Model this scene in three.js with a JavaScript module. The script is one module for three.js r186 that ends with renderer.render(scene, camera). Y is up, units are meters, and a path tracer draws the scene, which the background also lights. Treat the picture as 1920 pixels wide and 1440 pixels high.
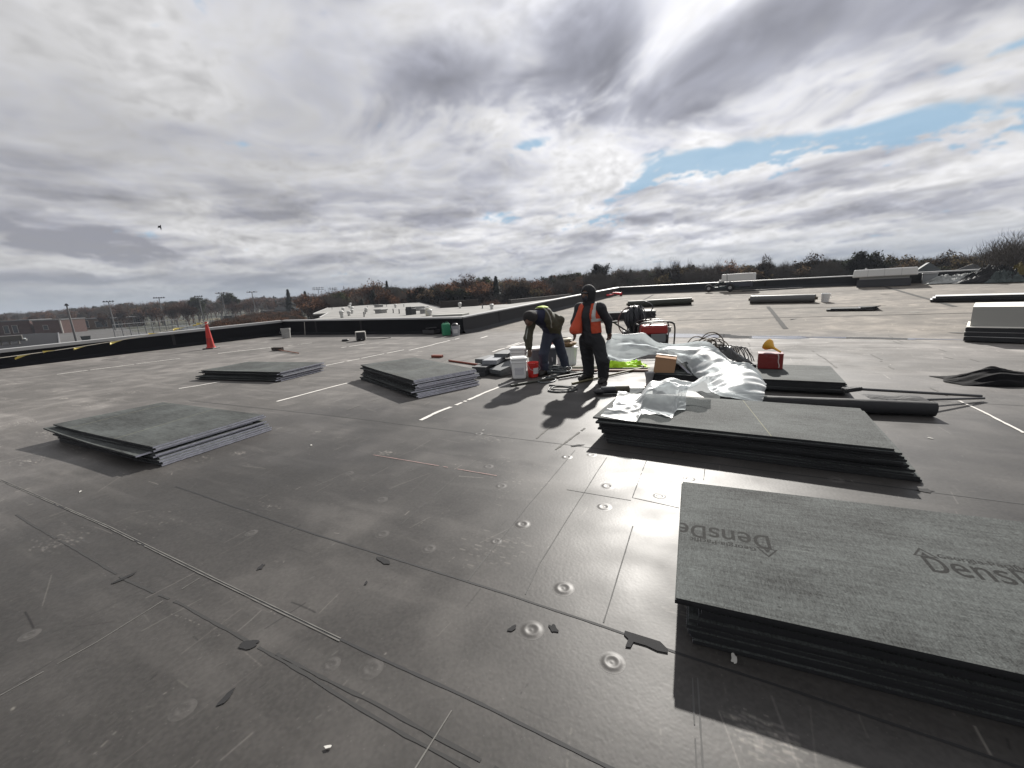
import * as THREE from 'three';
import { mergeGeometries, mergeVertices, toCreasedNormals } from 'three/addons/utils/BufferGeometryUtils.js';
import { RoundedBoxGeometry } from 'three/addons/geometries/RoundedBoxGeometry.js';

// ───────────── camera, sky, sun, exposure ─────────────
const scene = new THREE.Scene();
const camera = new THREE.PerspectiveCamera(85.1, 4 / 3, 0.05, 9000);
camera.position.set(0, 1.5, 0);
camera.rotation.set(-0.21433, 0, -0.05236, 'YXZ');
const renderer = new THREE.WebGLRenderer({ antialias: true });
renderer.toneMapping = THREE.LinearToneMapping;
renderer.toneMappingExposure = 1.6;
renderer.shadowMap.enabled = true;
const RAD = Math.PI / 180, SUN_AZ = 21.5 * RAD, SUN_EL = 32 * RAD;
const sunDir = new THREE.Vector3(Math.sin(SUN_AZ) * Math.cos(SUN_EL), Math.sin(SUN_EL), -Math.cos(SUN_AZ) * Math.cos(SUN_EL));
const sun = new THREE.DirectionalLight(new THREE.Color(1, 0.96, 0.9), 5);
sun.name = 'sun'; sun.position.copy(sunDir).multiplyScalar(60); sun.castShadow = true; sun.shadow.radius = 2.2;
sun.shadow.mapSize.set(4096, 4096);
Object.assign(sun.shadow.camera, { left: -35, right: 35, top: 35, bottom: -35, near: 1, far: 160 });
scene.add(sun, sun.target);

// ───────────── noise and small helpers ─────────────
function rng(s) { return () => { s = (s + 0x6d2b79f5) | 0; let t = Math.imul(s ^ (s >>> 15), 1 | s); t = (t + Math.imul(t ^ (t >>> 7), 61 | t)) ^ t; return ((t ^ (t >>> 14)) >>> 0) / 4294967296; }; }
const TAB = new Float32Array(4096); { const r = rng(77); for (let i = 0; i < 4096; i++) TAB[i] = r() * 2 - 1; }
const hsh = (x, y, s) => TAB[(Math.imul(x, 374761393) ^ Math.imul(y, 668265263) ^ Math.imul(s, 1274126177)) >>> 9 & 4095];
const wrapi = (i, p) => (p ? ((i % p) + p) % p : i);
function vn(x, y, s = 0, p = 0) {                       // value noise, tiles with period p
  const ix = Math.floor(x), iy = Math.floor(y), fx = x - ix, fy = y - iy, u = fx * fx * (3 - 2 * fx), v = fy * fy * (3 - 2 * fy);
  const x0 = wrapi(ix, p), x1 = wrapi(ix + 1, p), y0 = wrapi(iy, p), y1 = wrapi(iy + 1, p);
  const a = hsh(x0, y0, s), b = hsh(x1, y0, s), c = hsh(x0, y1, s), d = hsh(x1, y1, s);
  return a + (b - a) * u + (c - a) * v + (a - b - c + d) * u * v;
}
function fbm(x, y, oct = 5, s = 0, p = 0, gain = 0.5) { let a = 1, t = 0, n = 0; for (let i = 0; i < oct; i++) { t += a * vn(x, y, s + i * 17, p); n += a; a *= gain; x *= 2; y *= 2; p *= 2; } return t / n; }
function fr(x, y, oct, s) { let a = 1, t = 0, n = 0; for (let i = 0; i < oct; i++) { t += a * vn(x, y, s + i * 17); n += a; a *= 0.55; const X = x * 1.6 + y * 1.2 + 5.3; y = -x * 1.2 + y * 1.6 + 1.7; x = X; } return t / n; }
const clamp = (x, a = 0, b = 1) => Math.min(b, Math.max(a, x)), mix = (a, b, t) => a + (b - a) * t;
const sstep = (a, b, x) => { const t = clamp((x - a) / (b - a)); return t * t * (3 - 2 * t); };
const V = (x, y, z) => new THREE.Vector3(x, y, z);

// ───────────── sky: stratocumulus deck with breaks, thin and bright round the veiled sun ─────────────
{
  const SKY = 0.62, W = 2560, H = 1280, data = new Float32Array(W * H * 4);
  // soft cloud features by direction: [azimuth°, elevation°, half width°, half height°, tilt°, thickness, openness]
  const F = [[-8.4, 23.2, 6.5, 3.4, 6, 0.95, -0.3], [9.4, 25.0, 11, 4.8, 8, 1.15, -0.3], [26.5, 21.5, 10, 3.0, 14, 0.8, -0.3], [45, 21.8, 12, 4.0, 12, 0.7, 0], [-45, 9.2, 24, 2.2, -3, 0.16, 0], [-48, 6.2, 22, 1.1, 0, 0.14, 0],
    [-9.5, 11.2, 13, 1.3, -2, 0.2, 0], [31, 13.6, 10, 2.4, 0, -0.1, 1.35], [21.3, 13.0, 5, 1.4, 12, 0, 1.2], [46, 12.4, 12, 2.6, -4, -0.15, 1.35], [4.9, 17.4, 3.6, 1.0, 12, 0, 1.3], [48, 17.0, 4.5, 1.2, 3, 0, 1.4],
    [-37, 26.5, 3.5, 1.2, -20, 0, 0.9], [-29, 16.5, 2.0, 0.7, 0, 0, 0.8], [24.4, 15.9, 2.2, 0.75, -28, -0.1, -1.1], [30.5, 15.6, 1.3, 0.6, 0, 0, -0.8], [19, 26.5, 5, 4, 35, -0.3, -0.6], [8, 18.6, 7, 2, 14, -0.3, -0.5],
    [38, 5.5, 22, 1.0, -1, 0.16, 0], [-38, 4.6, 16, 0.55, -2, -0.3, -0.4], [-10, 3.6, 26, 0.8, 0, -0.1, -0.2], [10, 8, 22, 2.6, 0, 0.07, 0], [-24, 22, 10, 4, -20, 0.12, 0]];
  for (let r = 0; r < H; r++) {
    const el = ((r + 0.5) / H - 0.5) * Math.PI, y = Math.sin(el), ce = Math.cos(el), elD = el / RAD;
    for (let c = 0; c < W; c++) {
      const o = (r * W + c) * 4, fromFront = Math.abs(((c + 0.5) / W - 0.25 + 1) % 1 - 0), off = Math.min(fromFront, 1 - fromFront), behind = off > 0.19 || elD > 42; data[o + 3] = 1;
      if (behind) { const q = (r & ~1) * W + (c & ~1); if (q !== r * W + c) { data[o] = data[q * 4]; data[o + 1] = data[q * 4 + 1]; data[o + 2] = data[q * 4 + 2]; continue; } }
      if (y <= -0.02) { data[o] = data[o + 1] = 0.12; data[o + 2] = 0.12; continue; }
      const th = ((c + 0.5) / W - 0.5) * 2 * Math.PI, x = Math.cos(th) * ce, z = Math.sin(th) * ce, az = Math.atan2(x, -z) / RAD;
      const k = 1 / (Math.max(y, 0) + 0.15), gx = x * k, gz = z * k;
      const u = gx * 0.94 + gz * -0.34, v = (gx * 0.34 + gz * 0.94) * 0.85;              // deck rows run towards azimuth -20°
      const wx = fr(u * 1.6 + 3, v * 1.6, 3, 11), wy = fr(u * 1.6 + 31, v * 1.6 + 9, 3, 12), U = u + wx * 0.22, W2 = v + wy * 0.22;
      const puff = fr(U * 5.6, W2 * 5.6, 4, 6), fine = fr(U * 24, W2 * 24, 4, 5), bil = 1 - 2.6 * Math.abs(fr(U * 4 + 20, W2 * 4, 4, 8)), big = fr(U * 1.6, W2 * 1.6, 3, 1);
      const calm = 1 - 0.45 * sstep(10, -30, az);
      let t = 0.40 + big * 0.5 + puff * 0.55 * calm, bandN = fbm((az + 180) / 9 + puff * 0.35, elD * 0.62 + puff * 0.3 + 3, 5, 33, 40, 0.6) * Math.exp(-(((elD - 6) / 6.5) ** 2)), open = fr(u * 1.2 + 40, v * 1.2 + 7, 3, 2) * 0.9 - 0.45;
      for (const [a, e, wa, we, tilt, dt, dop] of F) {
        let da = az - a; if (da > 180) da -= 360; if (da < -180) da += 360;
        if (Math.abs(da) > wa * 3.5) continue;
        const de = elD - e, ct = Math.cos(tilt * RAD), st = Math.sin(tilt * RAD), jx = da + (wx * 0.5 + puff * 0.3) * wa, jy = de + (wy * 0.55 + puff * 0.35 + fine * 0.3) * we;
        const p = (jx * ct + jy * st) / wa, q = (-jx * st + jy * ct) / we, g = Math.exp(-(p * p + q * q));
        t += dt * g; open += dop * g;
      }
      t += bandN * 1.15; open -= bandN * 0.5;
      const cs = clamp(x * sunDir.x + y * sunDir.y + z * sunDir.z, -1, 1), ang = Math.acos(cs) / RAD;
      const glow = Math.exp(-((ang / 15) ** 2)), wide = Math.exp(-((ang / 40) ** 2));
      const tx = Math.max(0, (t + fine * 0.26 - 0.2) / 0.9), thick = Math.pow(tx, 1.25) / Math.pow(1 + Math.pow(tx, 3.75), 1 / 3);
      const band = Math.exp(-(((elD - 8) / 6) ** 2));
      const dim = 1 - 0.13 * sstep(5, -40, az) * sstep(32, 12, elD) , lum = dim * (mix(0.62 + 0.22 * wide + 0.36 * glow, 0.2 + 0.07 * wide, thick) + bil * 0.1 * (0.5 + wide) * (1 - thick * 0.5)) * (1 + fine * 0.22 + puff * (0.14 + 0.2 * band) - bandN * 0.25);
      let R = lum * mix(1.005, 0.96, thick), G = lum * mix(1.0, 0.99, thick), B = lum * mix(1.015, 1.16, thick);
      const blue = sstep(0.2, 0.8, open + fine * 0.5 + puff * 0.75 - bil * 0.15), hz = Math.exp(-Math.max(elD, 0) / 9);
      R = mix(R, mix(0.3, 0.42, hz) + 0.16 * glow, blue * 0.88); G = mix(G, mix(0.5, 0.57, hz) + 0.14 * glow, blue * 0.88); B = mix(B, mix(0.70, 0.69, hz) + 0.1 * glow, blue * 0.88);
      const low = Math.exp(-(((Math.max(elD, 0)) / 3.4) ** 2)), side = 0.5 + 0.5 * Math.cos((az - 25) * RAD);   // air near the horizon
      const hl = 0.2 + 0.17 * side; R = mix(R, hl * 0.9, low * 0.85); G = mix(G, hl * 1.03, low * 0.85); B = mix(B, hl * 1.2, low * 0.85);
      data[o] = R * SKY; data[o + 1] = G * SKY; data[o + 2] = B * SKY;
    }
  }
  const sky = new THREE.DataTexture(data, W, H, THREE.RGBAFormat, THREE.FloatType);
  sky.mapping = THREE.EquirectangularReflectionMapping; sky.magFilter = THREE.LinearFilter; sky.needsUpdate = true;
  scene.background = sky; scene.environment = sky;
}

// ───────────── helpers for things, parts and materials ─────────────
const used = new Map();
function numbered(n) { const k = used.get(n) ?? 0; used.set(n, k + 1); return k ? n + '_' + String(k).padStart(3, '0') : n; }
function tag(o, label, category, group, kind) { if (label) o.userData.label = label; if (category) o.userData.category = category; if (group) o.userData.group = group; if (kind) o.userData.kind = kind; return o; }
function thing(name, label, category, pos = [0, 0, 0], turn = 0, group) {
  const o = new THREE.Group(); o.name = numbered(name); o.position.set(...pos); o.rotation.y = turn; scene.add(o);
  return tag(o, label, category, group);
}
function part(name, geo, m, parent, label) { const o = new THREE.Mesh(geo, m); o.name = parent ? name : numbered(name); (parent ?? scene).add(o); if (label) o.userData.label = label; return o; }
const one = (name, geo, m, label, category, group) => tag(part(name, geo, m), label, category, group);
const setting = (name, geo, m) => tag(part(name, geo, m), null, null, null, 'structure');
const std = (r, g, b, rough = 0.8, more = {}) => new THREE.MeshStandardMaterial({ color: new THREE.Color().setRGB(r, g, b), roughness: rough, ...more });
const phys = (r, g, b, rough = 0.8, more = {}) => new THREE.MeshPhysicalMaterial({ color: new THREE.Color().setRGB(r, g, b), roughness: rough, ...more });
function tex(data, n, m, rx, ry, srgb) {
  const t = new THREE.DataTexture(data, n, m, THREE.RGBAFormat); t.wrapS = t.wrapT = THREE.RepeatWrapping; t.magFilter = THREE.LinearFilter; t.repeat.set(rx, ry);
  if (srgb) t.colorSpace = THREE.SRGBColorSpace; t.needsUpdate = true; return t;
}
function grayTex(n, f, rx = 1, ry = 1) { const d = new Uint8Array(n * n * 4); for (let j = 0; j < n; j++) for (let i = 0; i < n; i++) { const v = clamp(f(i / n, j / n)) * 255, o = (j * n + i) * 4; d[o] = d[o + 1] = d[o + 2] = v; d[o + 3] = 255; } return tex(d, n, n, rx, ry); }
const toS = (l) => (l <= 0.0031308 ? l * 12.92 : 1.055 * Math.pow(l, 1 / 2.4) - 0.055);
function bx(w, h, d, x = 0, y = 0, z = 0, ry = 0, rz = 0, rx = 0) { const g = new THREE.BoxGeometry(w, h, d); g.rotateX(rx); g.rotateZ(rz); g.rotateY(ry); g.translate(x, y, z); return g; }
function rbx(w, h, d, r, x = 0, y = 0, z = 0, ry = 0) { const g = new RoundedBoxGeometry(w, h, d, 2, r); g.rotateY(ry); g.translate(x, y, z); return g; }
function cyl(r0, r1, h, n = 20, x = 0, y = 0, z = 0, open = false) { const g = new THREE.CylinderGeometry(r1, r0, h, n, 1, open); g.translate(x, y + h / 2, z); return g; }
function tube(pts, r, seg = 40, rad = 8, closed = false) { return new THREE.TubeGeometry(new THREE.CatmullRomCurve3(pts.map((p) => (p.isVector3 ? p : V(...p))), closed), seg, r, rad, closed); }
function rod(a, b, r, n = 8, r2 = r) { const A = V(...a), B = V(...b), d = B.clone().sub(A), g = new THREE.CylinderGeometry(r2, r, d.length(), n); g.applyQuaternion(new THREE.Quaternion().setFromUnitVectors(V(0, 1, 0), d.normalize())); g.translate((A.x + B.x) / 2, (A.y + B.y) / 2, (A.z + B.z) / 2); return g; }
function merge(list) { return mergeGeometries(list.map((g) => { const q = g.index ? g.toNonIndexed() : g; for (const k of Object.keys(q.attributes)) if (!['position', 'normal', 'uv'].includes(k)) q.deleteAttribute(k); if (!q.attributes.uv) q.setAttribute('uv', new THREE.BufferAttribute(new Float32Array(q.attributes.position.count * 2), 2)); return q; })); }
function gridGeo(nu, nv, f, closeV = false) {           // a sheet of (nu+1) x (nv+1) points f(u, v) -> Vector3
  const pos = [], uv = [], idx = [];
  for (let i = 0; i <= nu; i++) for (let j = 0; j <= nv; j++) { const p = f(i / nu, j / nv, i, j); pos.push(p.x, p.y, p.z); uv.push(i / nu, j / nv); }
  for (let i = 0; i < nu; i++) for (let j = 0; j < nv; j++) { const a = i * (nv + 1) + j, b = a + nv + 1; idx.push(a, b, a + 1, b, b + 1, a + 1); }
  let g = new THREE.BufferGeometry(); g.setAttribute('position', new THREE.Float32BufferAttribute(pos, 3)); g.setAttribute('uv', new THREE.Float32BufferAttribute(uv, 2)); g.setIndex(idx); g.computeVertexNormals(); return g;
}

// ───────────── the roof we stand on ─────────────
const AX = 27.7 * RAD, AC = Math.cos(AX), AS = Math.sin(AX);                 // the building's own axes
const RN = [0.6198, -0.7848];                                              // the far part of the roof rises from a valley line
function roofY(x, z) { const s = (x - 4.7) * RN[0] + (z + 12.6) * RN[1]; return s > 0 ? Math.min(0.062 * s, 1.15) : 0; }
const T2048 = (() => {                                                     // dusty black membrane, an 8 m tile
  const n = 2048, d = new Uint8Array(n * n * 4);
  for (let j = 0; j < n; j++) for (let i = 0; i < n; i++) {
    const x = i / n, y = j / n, o = (j * n + i) * 4;
    const big = fbm(x * 5, y * 5, 4, 1, 5), st = fbm(x * 9, y * 42, 3, 2, 0 || 0), cl = fbm(x * 22, y * 22, 4, 3, 22), fi = vn(x * 700, y * 700, 4, 700), sp = vn(x * 1024, y * 1024, 5, 1024);
    const dust = sstep(0.0, 0.55, cl * 0.7 + big * 0.5) * 0.5 + sstep(0.1, 0.6, vn(x * 14, y * 60, 9, 0) * 0 + fbm(x * 10, y * 70, 3, 6, 10)) * 0.35;
    let a = 0.041 * (1 + big * 0.12 + cl * 0.24 + fi * 0.16) + dust * 0.03; if (sp > 0.985) a += 0.03; a -= sstep(0.3, 0.7, -big + cl * 0.3) * 0.008;
    const s = clamp(toS(a)) * 255; d[o] = s * 1.015; d[o + 1] = s * 0.985; d[o + 2] = s * 0.957; d[o + 3] = 255;
  }
  const cv = document.createElement('canvas'); cv.width = cv.height = n; const c = cv.getContext('2d');
  c.putImageData(new ImageData(new Uint8ClampedArray(d), n, n), 0, 0);
  const r = rng(5);                                                        // scuffs, chalk smears, scratches, crumbs
  const wrapDraw = (x, y, f) => { for (const dx of [0, x < 200 ? n : x > n - 200 ? -n : null]) if (dx !== null) for (const dy of [0, y < 200 ? n : y > n - 200 ? -n : null]) if (dy !== null) f(x + dx, y + dy); };
  for (let k = 0; k < 1500; k++) {
    const x = r() * n, y = r() * n, L = 5 + r() * r() * r() * 190, q = r(), a = (q < 0.62 ? Math.PI / 2 : q < 0.8 ? 0 : r() * 6.3) + (r() - 0.5) * 0.5, al = 0.06 + r() * r() * 0.34, dark = r() < 0.25, w = 0.7 + r() * 1.5, bend = (r() - 0.5) * L * 0.08, dash = r() < 0.3;
    wrapDraw(x, y, (X, Y) => { c.setLineDash(dash ? [3, 5, 6, 4, 2, 7] : []); c.strokeStyle = dark ? `rgba(12,11,11,${al * 1.6})` : `rgba(186,180,170,${al})`; c.lineWidth = w; c.beginPath(); c.moveTo(X, Y); c.quadraticCurveTo(X + Math.cos(a) * L / 2 - Math.sin(a) * bend, Y + Math.sin(a) * L / 2 + Math.cos(a) * bend, X + Math.cos(a) * L, Y + Math.sin(a) * L); c.stroke(); });
  }
  c.setLineDash([]);
  for (let k = 0; k < 40; k++) {                                            // footprints' worth of pale dust
    const x = r() * n, y = r() * n, m = 30 + r() * 110, R0 = 14 + r() * 55;
    for (let q = 0; q < m; q++) { const a = r() * 6.3, e = R0 * Math.sqrt(-Math.log(1 - r() * 0.95)) * 0.7, X0 = x + Math.cos(a) * e * 1.6, Y0 = y + Math.sin(a) * e, s = 0.8 + r() * 2.6, al = 0.04 + r() * 0.16; wrapDraw(X0, Y0, (X, Y) => { c.fillStyle = `rgba(190,184,174,${al})`; c.fillRect(X, Y, s * (1 + r() * 3), s); }); }
  }
  for (let k = 0; k < 60; k++) { const x = r() * n, y = r() * n, s = 1 + r() * r() * 5, al = 0.15 + r() * 0.35; wrapDraw(x, y, (X, Y) => { c.fillStyle = r() < 0.5 ? `rgba(15,14,14,${al})` : `rgba(150,144,136,${al})`; c.beginPath(); c.ellipse(X, Y, s, s * (0.3 + r() * 0.5), r() * 3, 0, 7); c.fill(); }); }
  const map = new THREE.CanvasTexture(cv); map.colorSpace = THREE.SRGBColorSpace; map.wrapS = map.wrapT = THREE.RepeatWrapping;
  return { map };
})();
const roofBump = grayTex(1024, (x, y) => 0.5 + fbm(x * 6, y * 6, 3, 21, 6) * 0.2 + fbm(x * 16, y * 48, 2, 22, 0) * 0.015 + vn(x * 340, y * 340, 24, 340) * 0.04 + vn(x * 512, y * 512, 25, 512) * 0.05, 1.9, 1.9);
const roughPlace = grayTex(1024, (a, b) => { const x = -28 + a * 73, z = -31.5 + b * 46.5, d = Math.hypot(x * 0.8, z), U = x * AC + z * AS, W = -x * AS + z * AC; return mix(0.5, 0.8, sstep(4.2, 10.5, d + fbm(x * 0.8, z * 0.8, 4, 64) * 2)) + fbm(U * 0.9, W * 2.2, 4, 65) * 0.1 + fbm(U * 5, W * 6, 3, 66) * 0.08; }); roughPlace.channel = 1; roughPlace.wrapS = roughPlace.wrapT = THREE.ClampToEdgeWrapping;
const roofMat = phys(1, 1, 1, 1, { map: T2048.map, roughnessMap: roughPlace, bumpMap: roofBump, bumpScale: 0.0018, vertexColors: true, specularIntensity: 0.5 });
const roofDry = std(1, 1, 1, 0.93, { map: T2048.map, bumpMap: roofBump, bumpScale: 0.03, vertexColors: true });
const wallPts = [[-27.5, 9.4], [-11.5, -21.55], [-1.83, -16.9], [8.0, -30.45], [18.35, -21.85], [21.6, -19.17], [44, -0.5], [36, 14], [-20, 14]];
function inside(x, z, P) { let k = false; for (let i = 0, j = P.length - 1; i < P.length; j = i++) if ((P[i][1] > z) !== (P[j][1] > z) && x < ((P[j][0] - P[i][0]) * (z - P[i][1])) / (P[j][1] - P[i][1]) + P[i][0]) k = !k; return k; }
{
  const S = 0.25, pos = [], uv = [], uv1 = [], col = [], idx = [], idx2 = [], id = new Map();
  const vert = (i, j) => {
    const key = i * 4096 + j; if (id.has(key)) return id.get(key);
    const x = -28 + i * S, z = -31.5 + j * S, s = (x - 4.7) * RN[0] + (z + 12.6) * RN[1];
    pos.push(x, roofY(x, z), z); const U = x * AC + z * AS, W = -x * AS + z * AC; uv.push(U / 8, W / 8); uv1.push((x + 28) / 73, (z + 31.5) / 46.5);
    const d = Math.hypot(x, z), n1 = fbm(x * 0.35, z * 0.35, 4, 61), n2 = fbm(U * 0.5, W * 2.2, 4, 62), up = sstep(-0.3, 1.4, s + n1 * 1.2), farTone = sstep(3.5, 11, d + n1 * 3);
    let b = (1 + 0.14 * n1 + 0.2 * n2) * mix(1, 2.5, farTone) * mix(1, 1.12, up);  // roof colour grows paler with distance from the camera, broken up by noise
    const pale = 1 + 0.3 * sstep(-2.6, -0.7, s + n1) * sstep(0.5, -0.1, s) * sstep(3, 5, x), wr = 1 + up * 0.4 * fbm(U * 0.9, W * 5, 3, 63); b *= pale * wr; col.push(b * mix(1, 1.06, up), b * mix(0.995, 1.0, up), b * mix(0.99, 0.9, up)); id.set(key, pos.length / 3 - 1); return pos.length / 3 - 1;  // pale band: bright sky reflection of the wet valley, painted into the vertex colour
  };
  const near = (x, z) => inside(x, z, wallPts) || [[0.2, 0], [-0.2, 0], [0, 0.2], [0, -0.2]].some(([a, b]) => inside(x + a, z + b, wallPts));
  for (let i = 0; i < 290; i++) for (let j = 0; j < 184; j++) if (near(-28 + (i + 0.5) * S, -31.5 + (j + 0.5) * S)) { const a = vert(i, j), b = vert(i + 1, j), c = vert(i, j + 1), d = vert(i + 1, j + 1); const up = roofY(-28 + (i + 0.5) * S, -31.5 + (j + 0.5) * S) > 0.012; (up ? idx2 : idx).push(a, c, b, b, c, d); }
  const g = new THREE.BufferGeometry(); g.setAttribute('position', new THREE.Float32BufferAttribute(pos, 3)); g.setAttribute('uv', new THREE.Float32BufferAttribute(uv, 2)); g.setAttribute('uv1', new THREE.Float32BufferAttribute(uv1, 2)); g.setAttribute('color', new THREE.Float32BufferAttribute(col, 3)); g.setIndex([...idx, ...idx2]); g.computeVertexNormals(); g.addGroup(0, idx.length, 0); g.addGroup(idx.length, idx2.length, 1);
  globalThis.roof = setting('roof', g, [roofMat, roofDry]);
}
const roofMesh = globalThis.roof;
// strips that follow the roof: laps, chalk lines, tape
function strip(pts, w, lift, ragged = 0, seed = 1, gaps = 0, h = 0) {
  const P = []; for (let k = 0; k < pts.length - 1; k++) { const [a, b] = [pts[k], pts[k + 1]], L = Math.hypot(b[0] - a[0], b[1] - a[1]), n = Math.max(2, Math.ceil(L / (ragged ? 0.05 : 0.2))); for (let i = 0; i < n; i++) P.push([mix(a[0], b[0], i / n), mix(a[1], b[1], i / n)]); } P.push(pts[pts.length - 1]);
  const pos = [], uv = [], idx = [], r = rng(seed);
  P.forEach((p, i) => {
    const a = P[Math.max(0, i - 1)], b = P[Math.min(P.length - 1, i + 1)], dx = b[0] - a[0], dz = b[1] - a[1], L = Math.hypot(dx, dz) || 1, nx = -dz / L, nz = dx / L, wob = ragged ? vn(i * 0.13, seed, 3) * w * Math.min(0.5, ragged) : vn(i * 0.3, seed, 4) * 0.004, hw = w / 2 * (1 + ragged * (r() - 0.5));
    const cs = h ? [[-hw, 0], [-hw * 0.8, h], [hw * 0.6, h * 0.7], [hw, 0]] : [[-hw, 0], [hw, 0]];
    for (const [e, y] of cs) { const x = p[0] + nx * (e + wob), z = p[1] + nz * (e + wob); pos.push(x, roofY(x, z) + lift + y, z); uv.push(i * 0.05, e); }
    const m = cs.length; if (i && !(gaps && (vn(i * 0.21, seed * 3.1, 8) * 0.5 + 0.5 + (r() - 0.5) * 0.5) < gaps)) for (let q = 0; q < m - 1; q++) { const A = (i - 1) * m + q, B = i * m + q; idx.push(A, A + 1, B, B, A + 1, B + 1); }
  });
  const g = new THREE.BufferGeometry(); g.setAttribute('position', new THREE.Float32BufferAttribute(pos, 3)); g.setAttribute('uv', new THREE.Float32BufferAttribute(uv, 2)); g.setIndex(idx); g.computeVertexNormals(); return g;
}
const lapMat = std(0.011, 0.011, 0.012, 0.75), lapSoft = std(0.024, 0.0235, 0.023, 0.85), lapPale = std(0.062, 0.061, 0.059, 0.8), lapFar = std(0.03, 0.029, 0.027, 1), chalk = std(0.55, 0.53, 0.5, 0.95), chalkDim = std(0.12, 0.116, 0.108, 0.95), pinkChalk = std(0.33, 0.21, 0.19, 0.9);
const SEAMS = [[[-4.95, -3.78], [-2.98, -2.77], [-1.87, -2.17], [-0.84, -1.62], [-0.18, -1.28], [0.26, -1.04], [2.2, 0]], [[-2.98, -3.41], [-1.32, -2.50], [-0.06, -1.85], [0.61, -1.47], [2.2, -0.6]], [[-3.94, -3.03], [-2.26, -2.13], [-1.80, -1.92], [-0.95, -1.46], [-0.44, -1.18], [-0.22, -1.07], [1.5, -0.15]], [[-1.10, -1.56], [-0.59, -1.31], [-0.17, -1.08], [1, -0.45]], [[-5.47, -6.92], [-2.28, -5.38], [-0.05, -4.21], [0.60, -3.88], [3.6, -2.25], [6, -1]]];
SEAMS.forEach((s, i) => part('membrane_lap', strip(s, i === 2 || i === 3 ? 0.013 : 0.012, 0.0015, i === 2 || i === 3 ? 0.6 : 0.35, 40 + i, i === 2 || i === 3 ? 0.12 : 0), i === 2 || i === 3 ? lapSoft : lapMat, roofMesh));
[[[0.01, -4.41], [-0.47, -3.43], [-0.82, -2.55]], [[0.57, -3.77], [0.04, -2.70], [-0.29, -1.98]], [[0.82, -3.55], [0.48, -2.86], [0.10, -2.09], [0.01, -1.85]], [[1.22, -3.59], [0.83, -2.79], [1.10, -2.61]], [[0.73, -2.42], [0.36, -1.64]], [[0.66, -1.34], [0.54, -1.03], [0.3, -0.5]], [[0.645, -1.34], [0.52, -1.03], [0.28, -0.5]], [[0.38, -2.97], [0.81, -2.75]], [[1.60, -3.30], [1.45, -3.01]], [[-9.5, -12.5], [-5.47, -10.4], [1, -7.0]], [[4, -10.5], [14, -5.2]], [[4.6, -4.9], [13, -0.6]]].forEach((s, i) => part('membrane_lap', strip(s, i < 9 ? 0.006 : 0.012, 0.0015, 0.6, 60 + i, 0.06), i < 9 ? lapPale : lapSoft, roofMesh));
[[[12.81, -22.14], [11.04, -18.56]], [[10.42, -16.95], [7.89, -11.92]], [[3.99, -17.41], [9.38, -27.42]], [[17.84, -20.08], [13.87, -13.07]], [[1.9, -25.6], [4.2, -25.9]], [[9.3, -24.2], [17.4, -18.6]], [[5.3, -19.2], [13, -14.5]], [[6.2, -15.5], [16, -10.2]]].forEach((s, i) => part('membrane_lap', strip(s, i < 4 ? 0.13 : 0.05, 0.008, 0.06, 80 + i), lapFar, roofMesh));
const LINES = [[[-12.08, -11.07], [-10.52, -13.33]], [[-3.75, -6.49], [-3.08, -7.75]], [[-1.18, -5.04], [0.02, -7.10]], [[-4.54, -10.08], [-3.18, -12.48]], [[-2.96, -12.28], [-1.80, -15.13]], [[-0.48, -10.99], [0.47, -12.76]], [[-6.54, -8.01], [-6.08, -8.60]], [[5.21, -4.67], [4.95, -4.11], [4.68, -3.61]], [[-1.0, -14.73], [-0.79, -15.37]], [[-8.3, -15.71], [-7.66, -16.27]], [[-5.63, -13.99], [-5.06, -14.78]], [[-9.9, -14.2], [-8.7, -15.4]], [[-4.75, -9.7], [-4.54, -10.08]], [[-2.5, -8.9], [-2.1, -9.6]], [[-0.1, -12.0], [0.3, -12.75]]];
LINES.forEach((s, i) => part('chalk_line', strip(s, (i === 7 ? 0.018 : 0.03 + (i % 3) * 0.005) * (1 + Math.hypot(...s[0]) / 16), 0.004, 0.4, 100 + i, i === 7 ? 0.2 : 0.03), chalk, roofMesh));
const FAINT = [[[-5.38, -6.83], [-5.31, -6.96]], [[-2.35, -5.73], [-2.08, -6.31]], [[-1.67, -9.80], [-0.91, -11.16]], [[6.01, -10.48], [4.79, -8.15]], [[9.12, -10.01], [8.67, -9.14]], [[8.34, -8.02], [8.20, -7.76]], [[7.69, -7.33], [7.60, -7.05]], [[7.82, -6.98], [7.72, -6.73]], [[6.39, -8.79], [5.43, -6.81]], [[-1.42, -9.34], [-0.76, -10.33]], [[0.77, -4.40], [0.38, -3.81]], [[0.4, -4.52], [0.23, -4.15]], [[-4.7, -10.9], [-6.1, -8.4]], [[6.9, -7.9], [6.6, -7.3]], [[6.5, -7.2], [6.1, -6.5]], [[8.6, -9.3], [8.3, -8.7]], [[5.5, -5.3], [5.3, -4.9]], [[-12.6, -9.8], [-11.2, -11.9]], [[-9.3, -9.3], [-8.2, -11.2]]];
FAINT.forEach((s, i) => part('chalk_line', strip(s, 0.022, 0.004, 0.9, 140 + i, 0.32), chalkDim, roofMesh));
[[[-2.6, -0.9], [-2.16, -1.42], [-2.01, -1.68], [-1.84, -2.12]], [[-0.27, -1.30], [-0.38, -1.07], [-0.5, -0.8]]].forEach((s, i) => part('chalk_line', strip(s, 0.0045, 0.002, 0.8, 170 + i, i ? 0.42 : 0.1), chalkDim, roofMesh));
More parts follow.
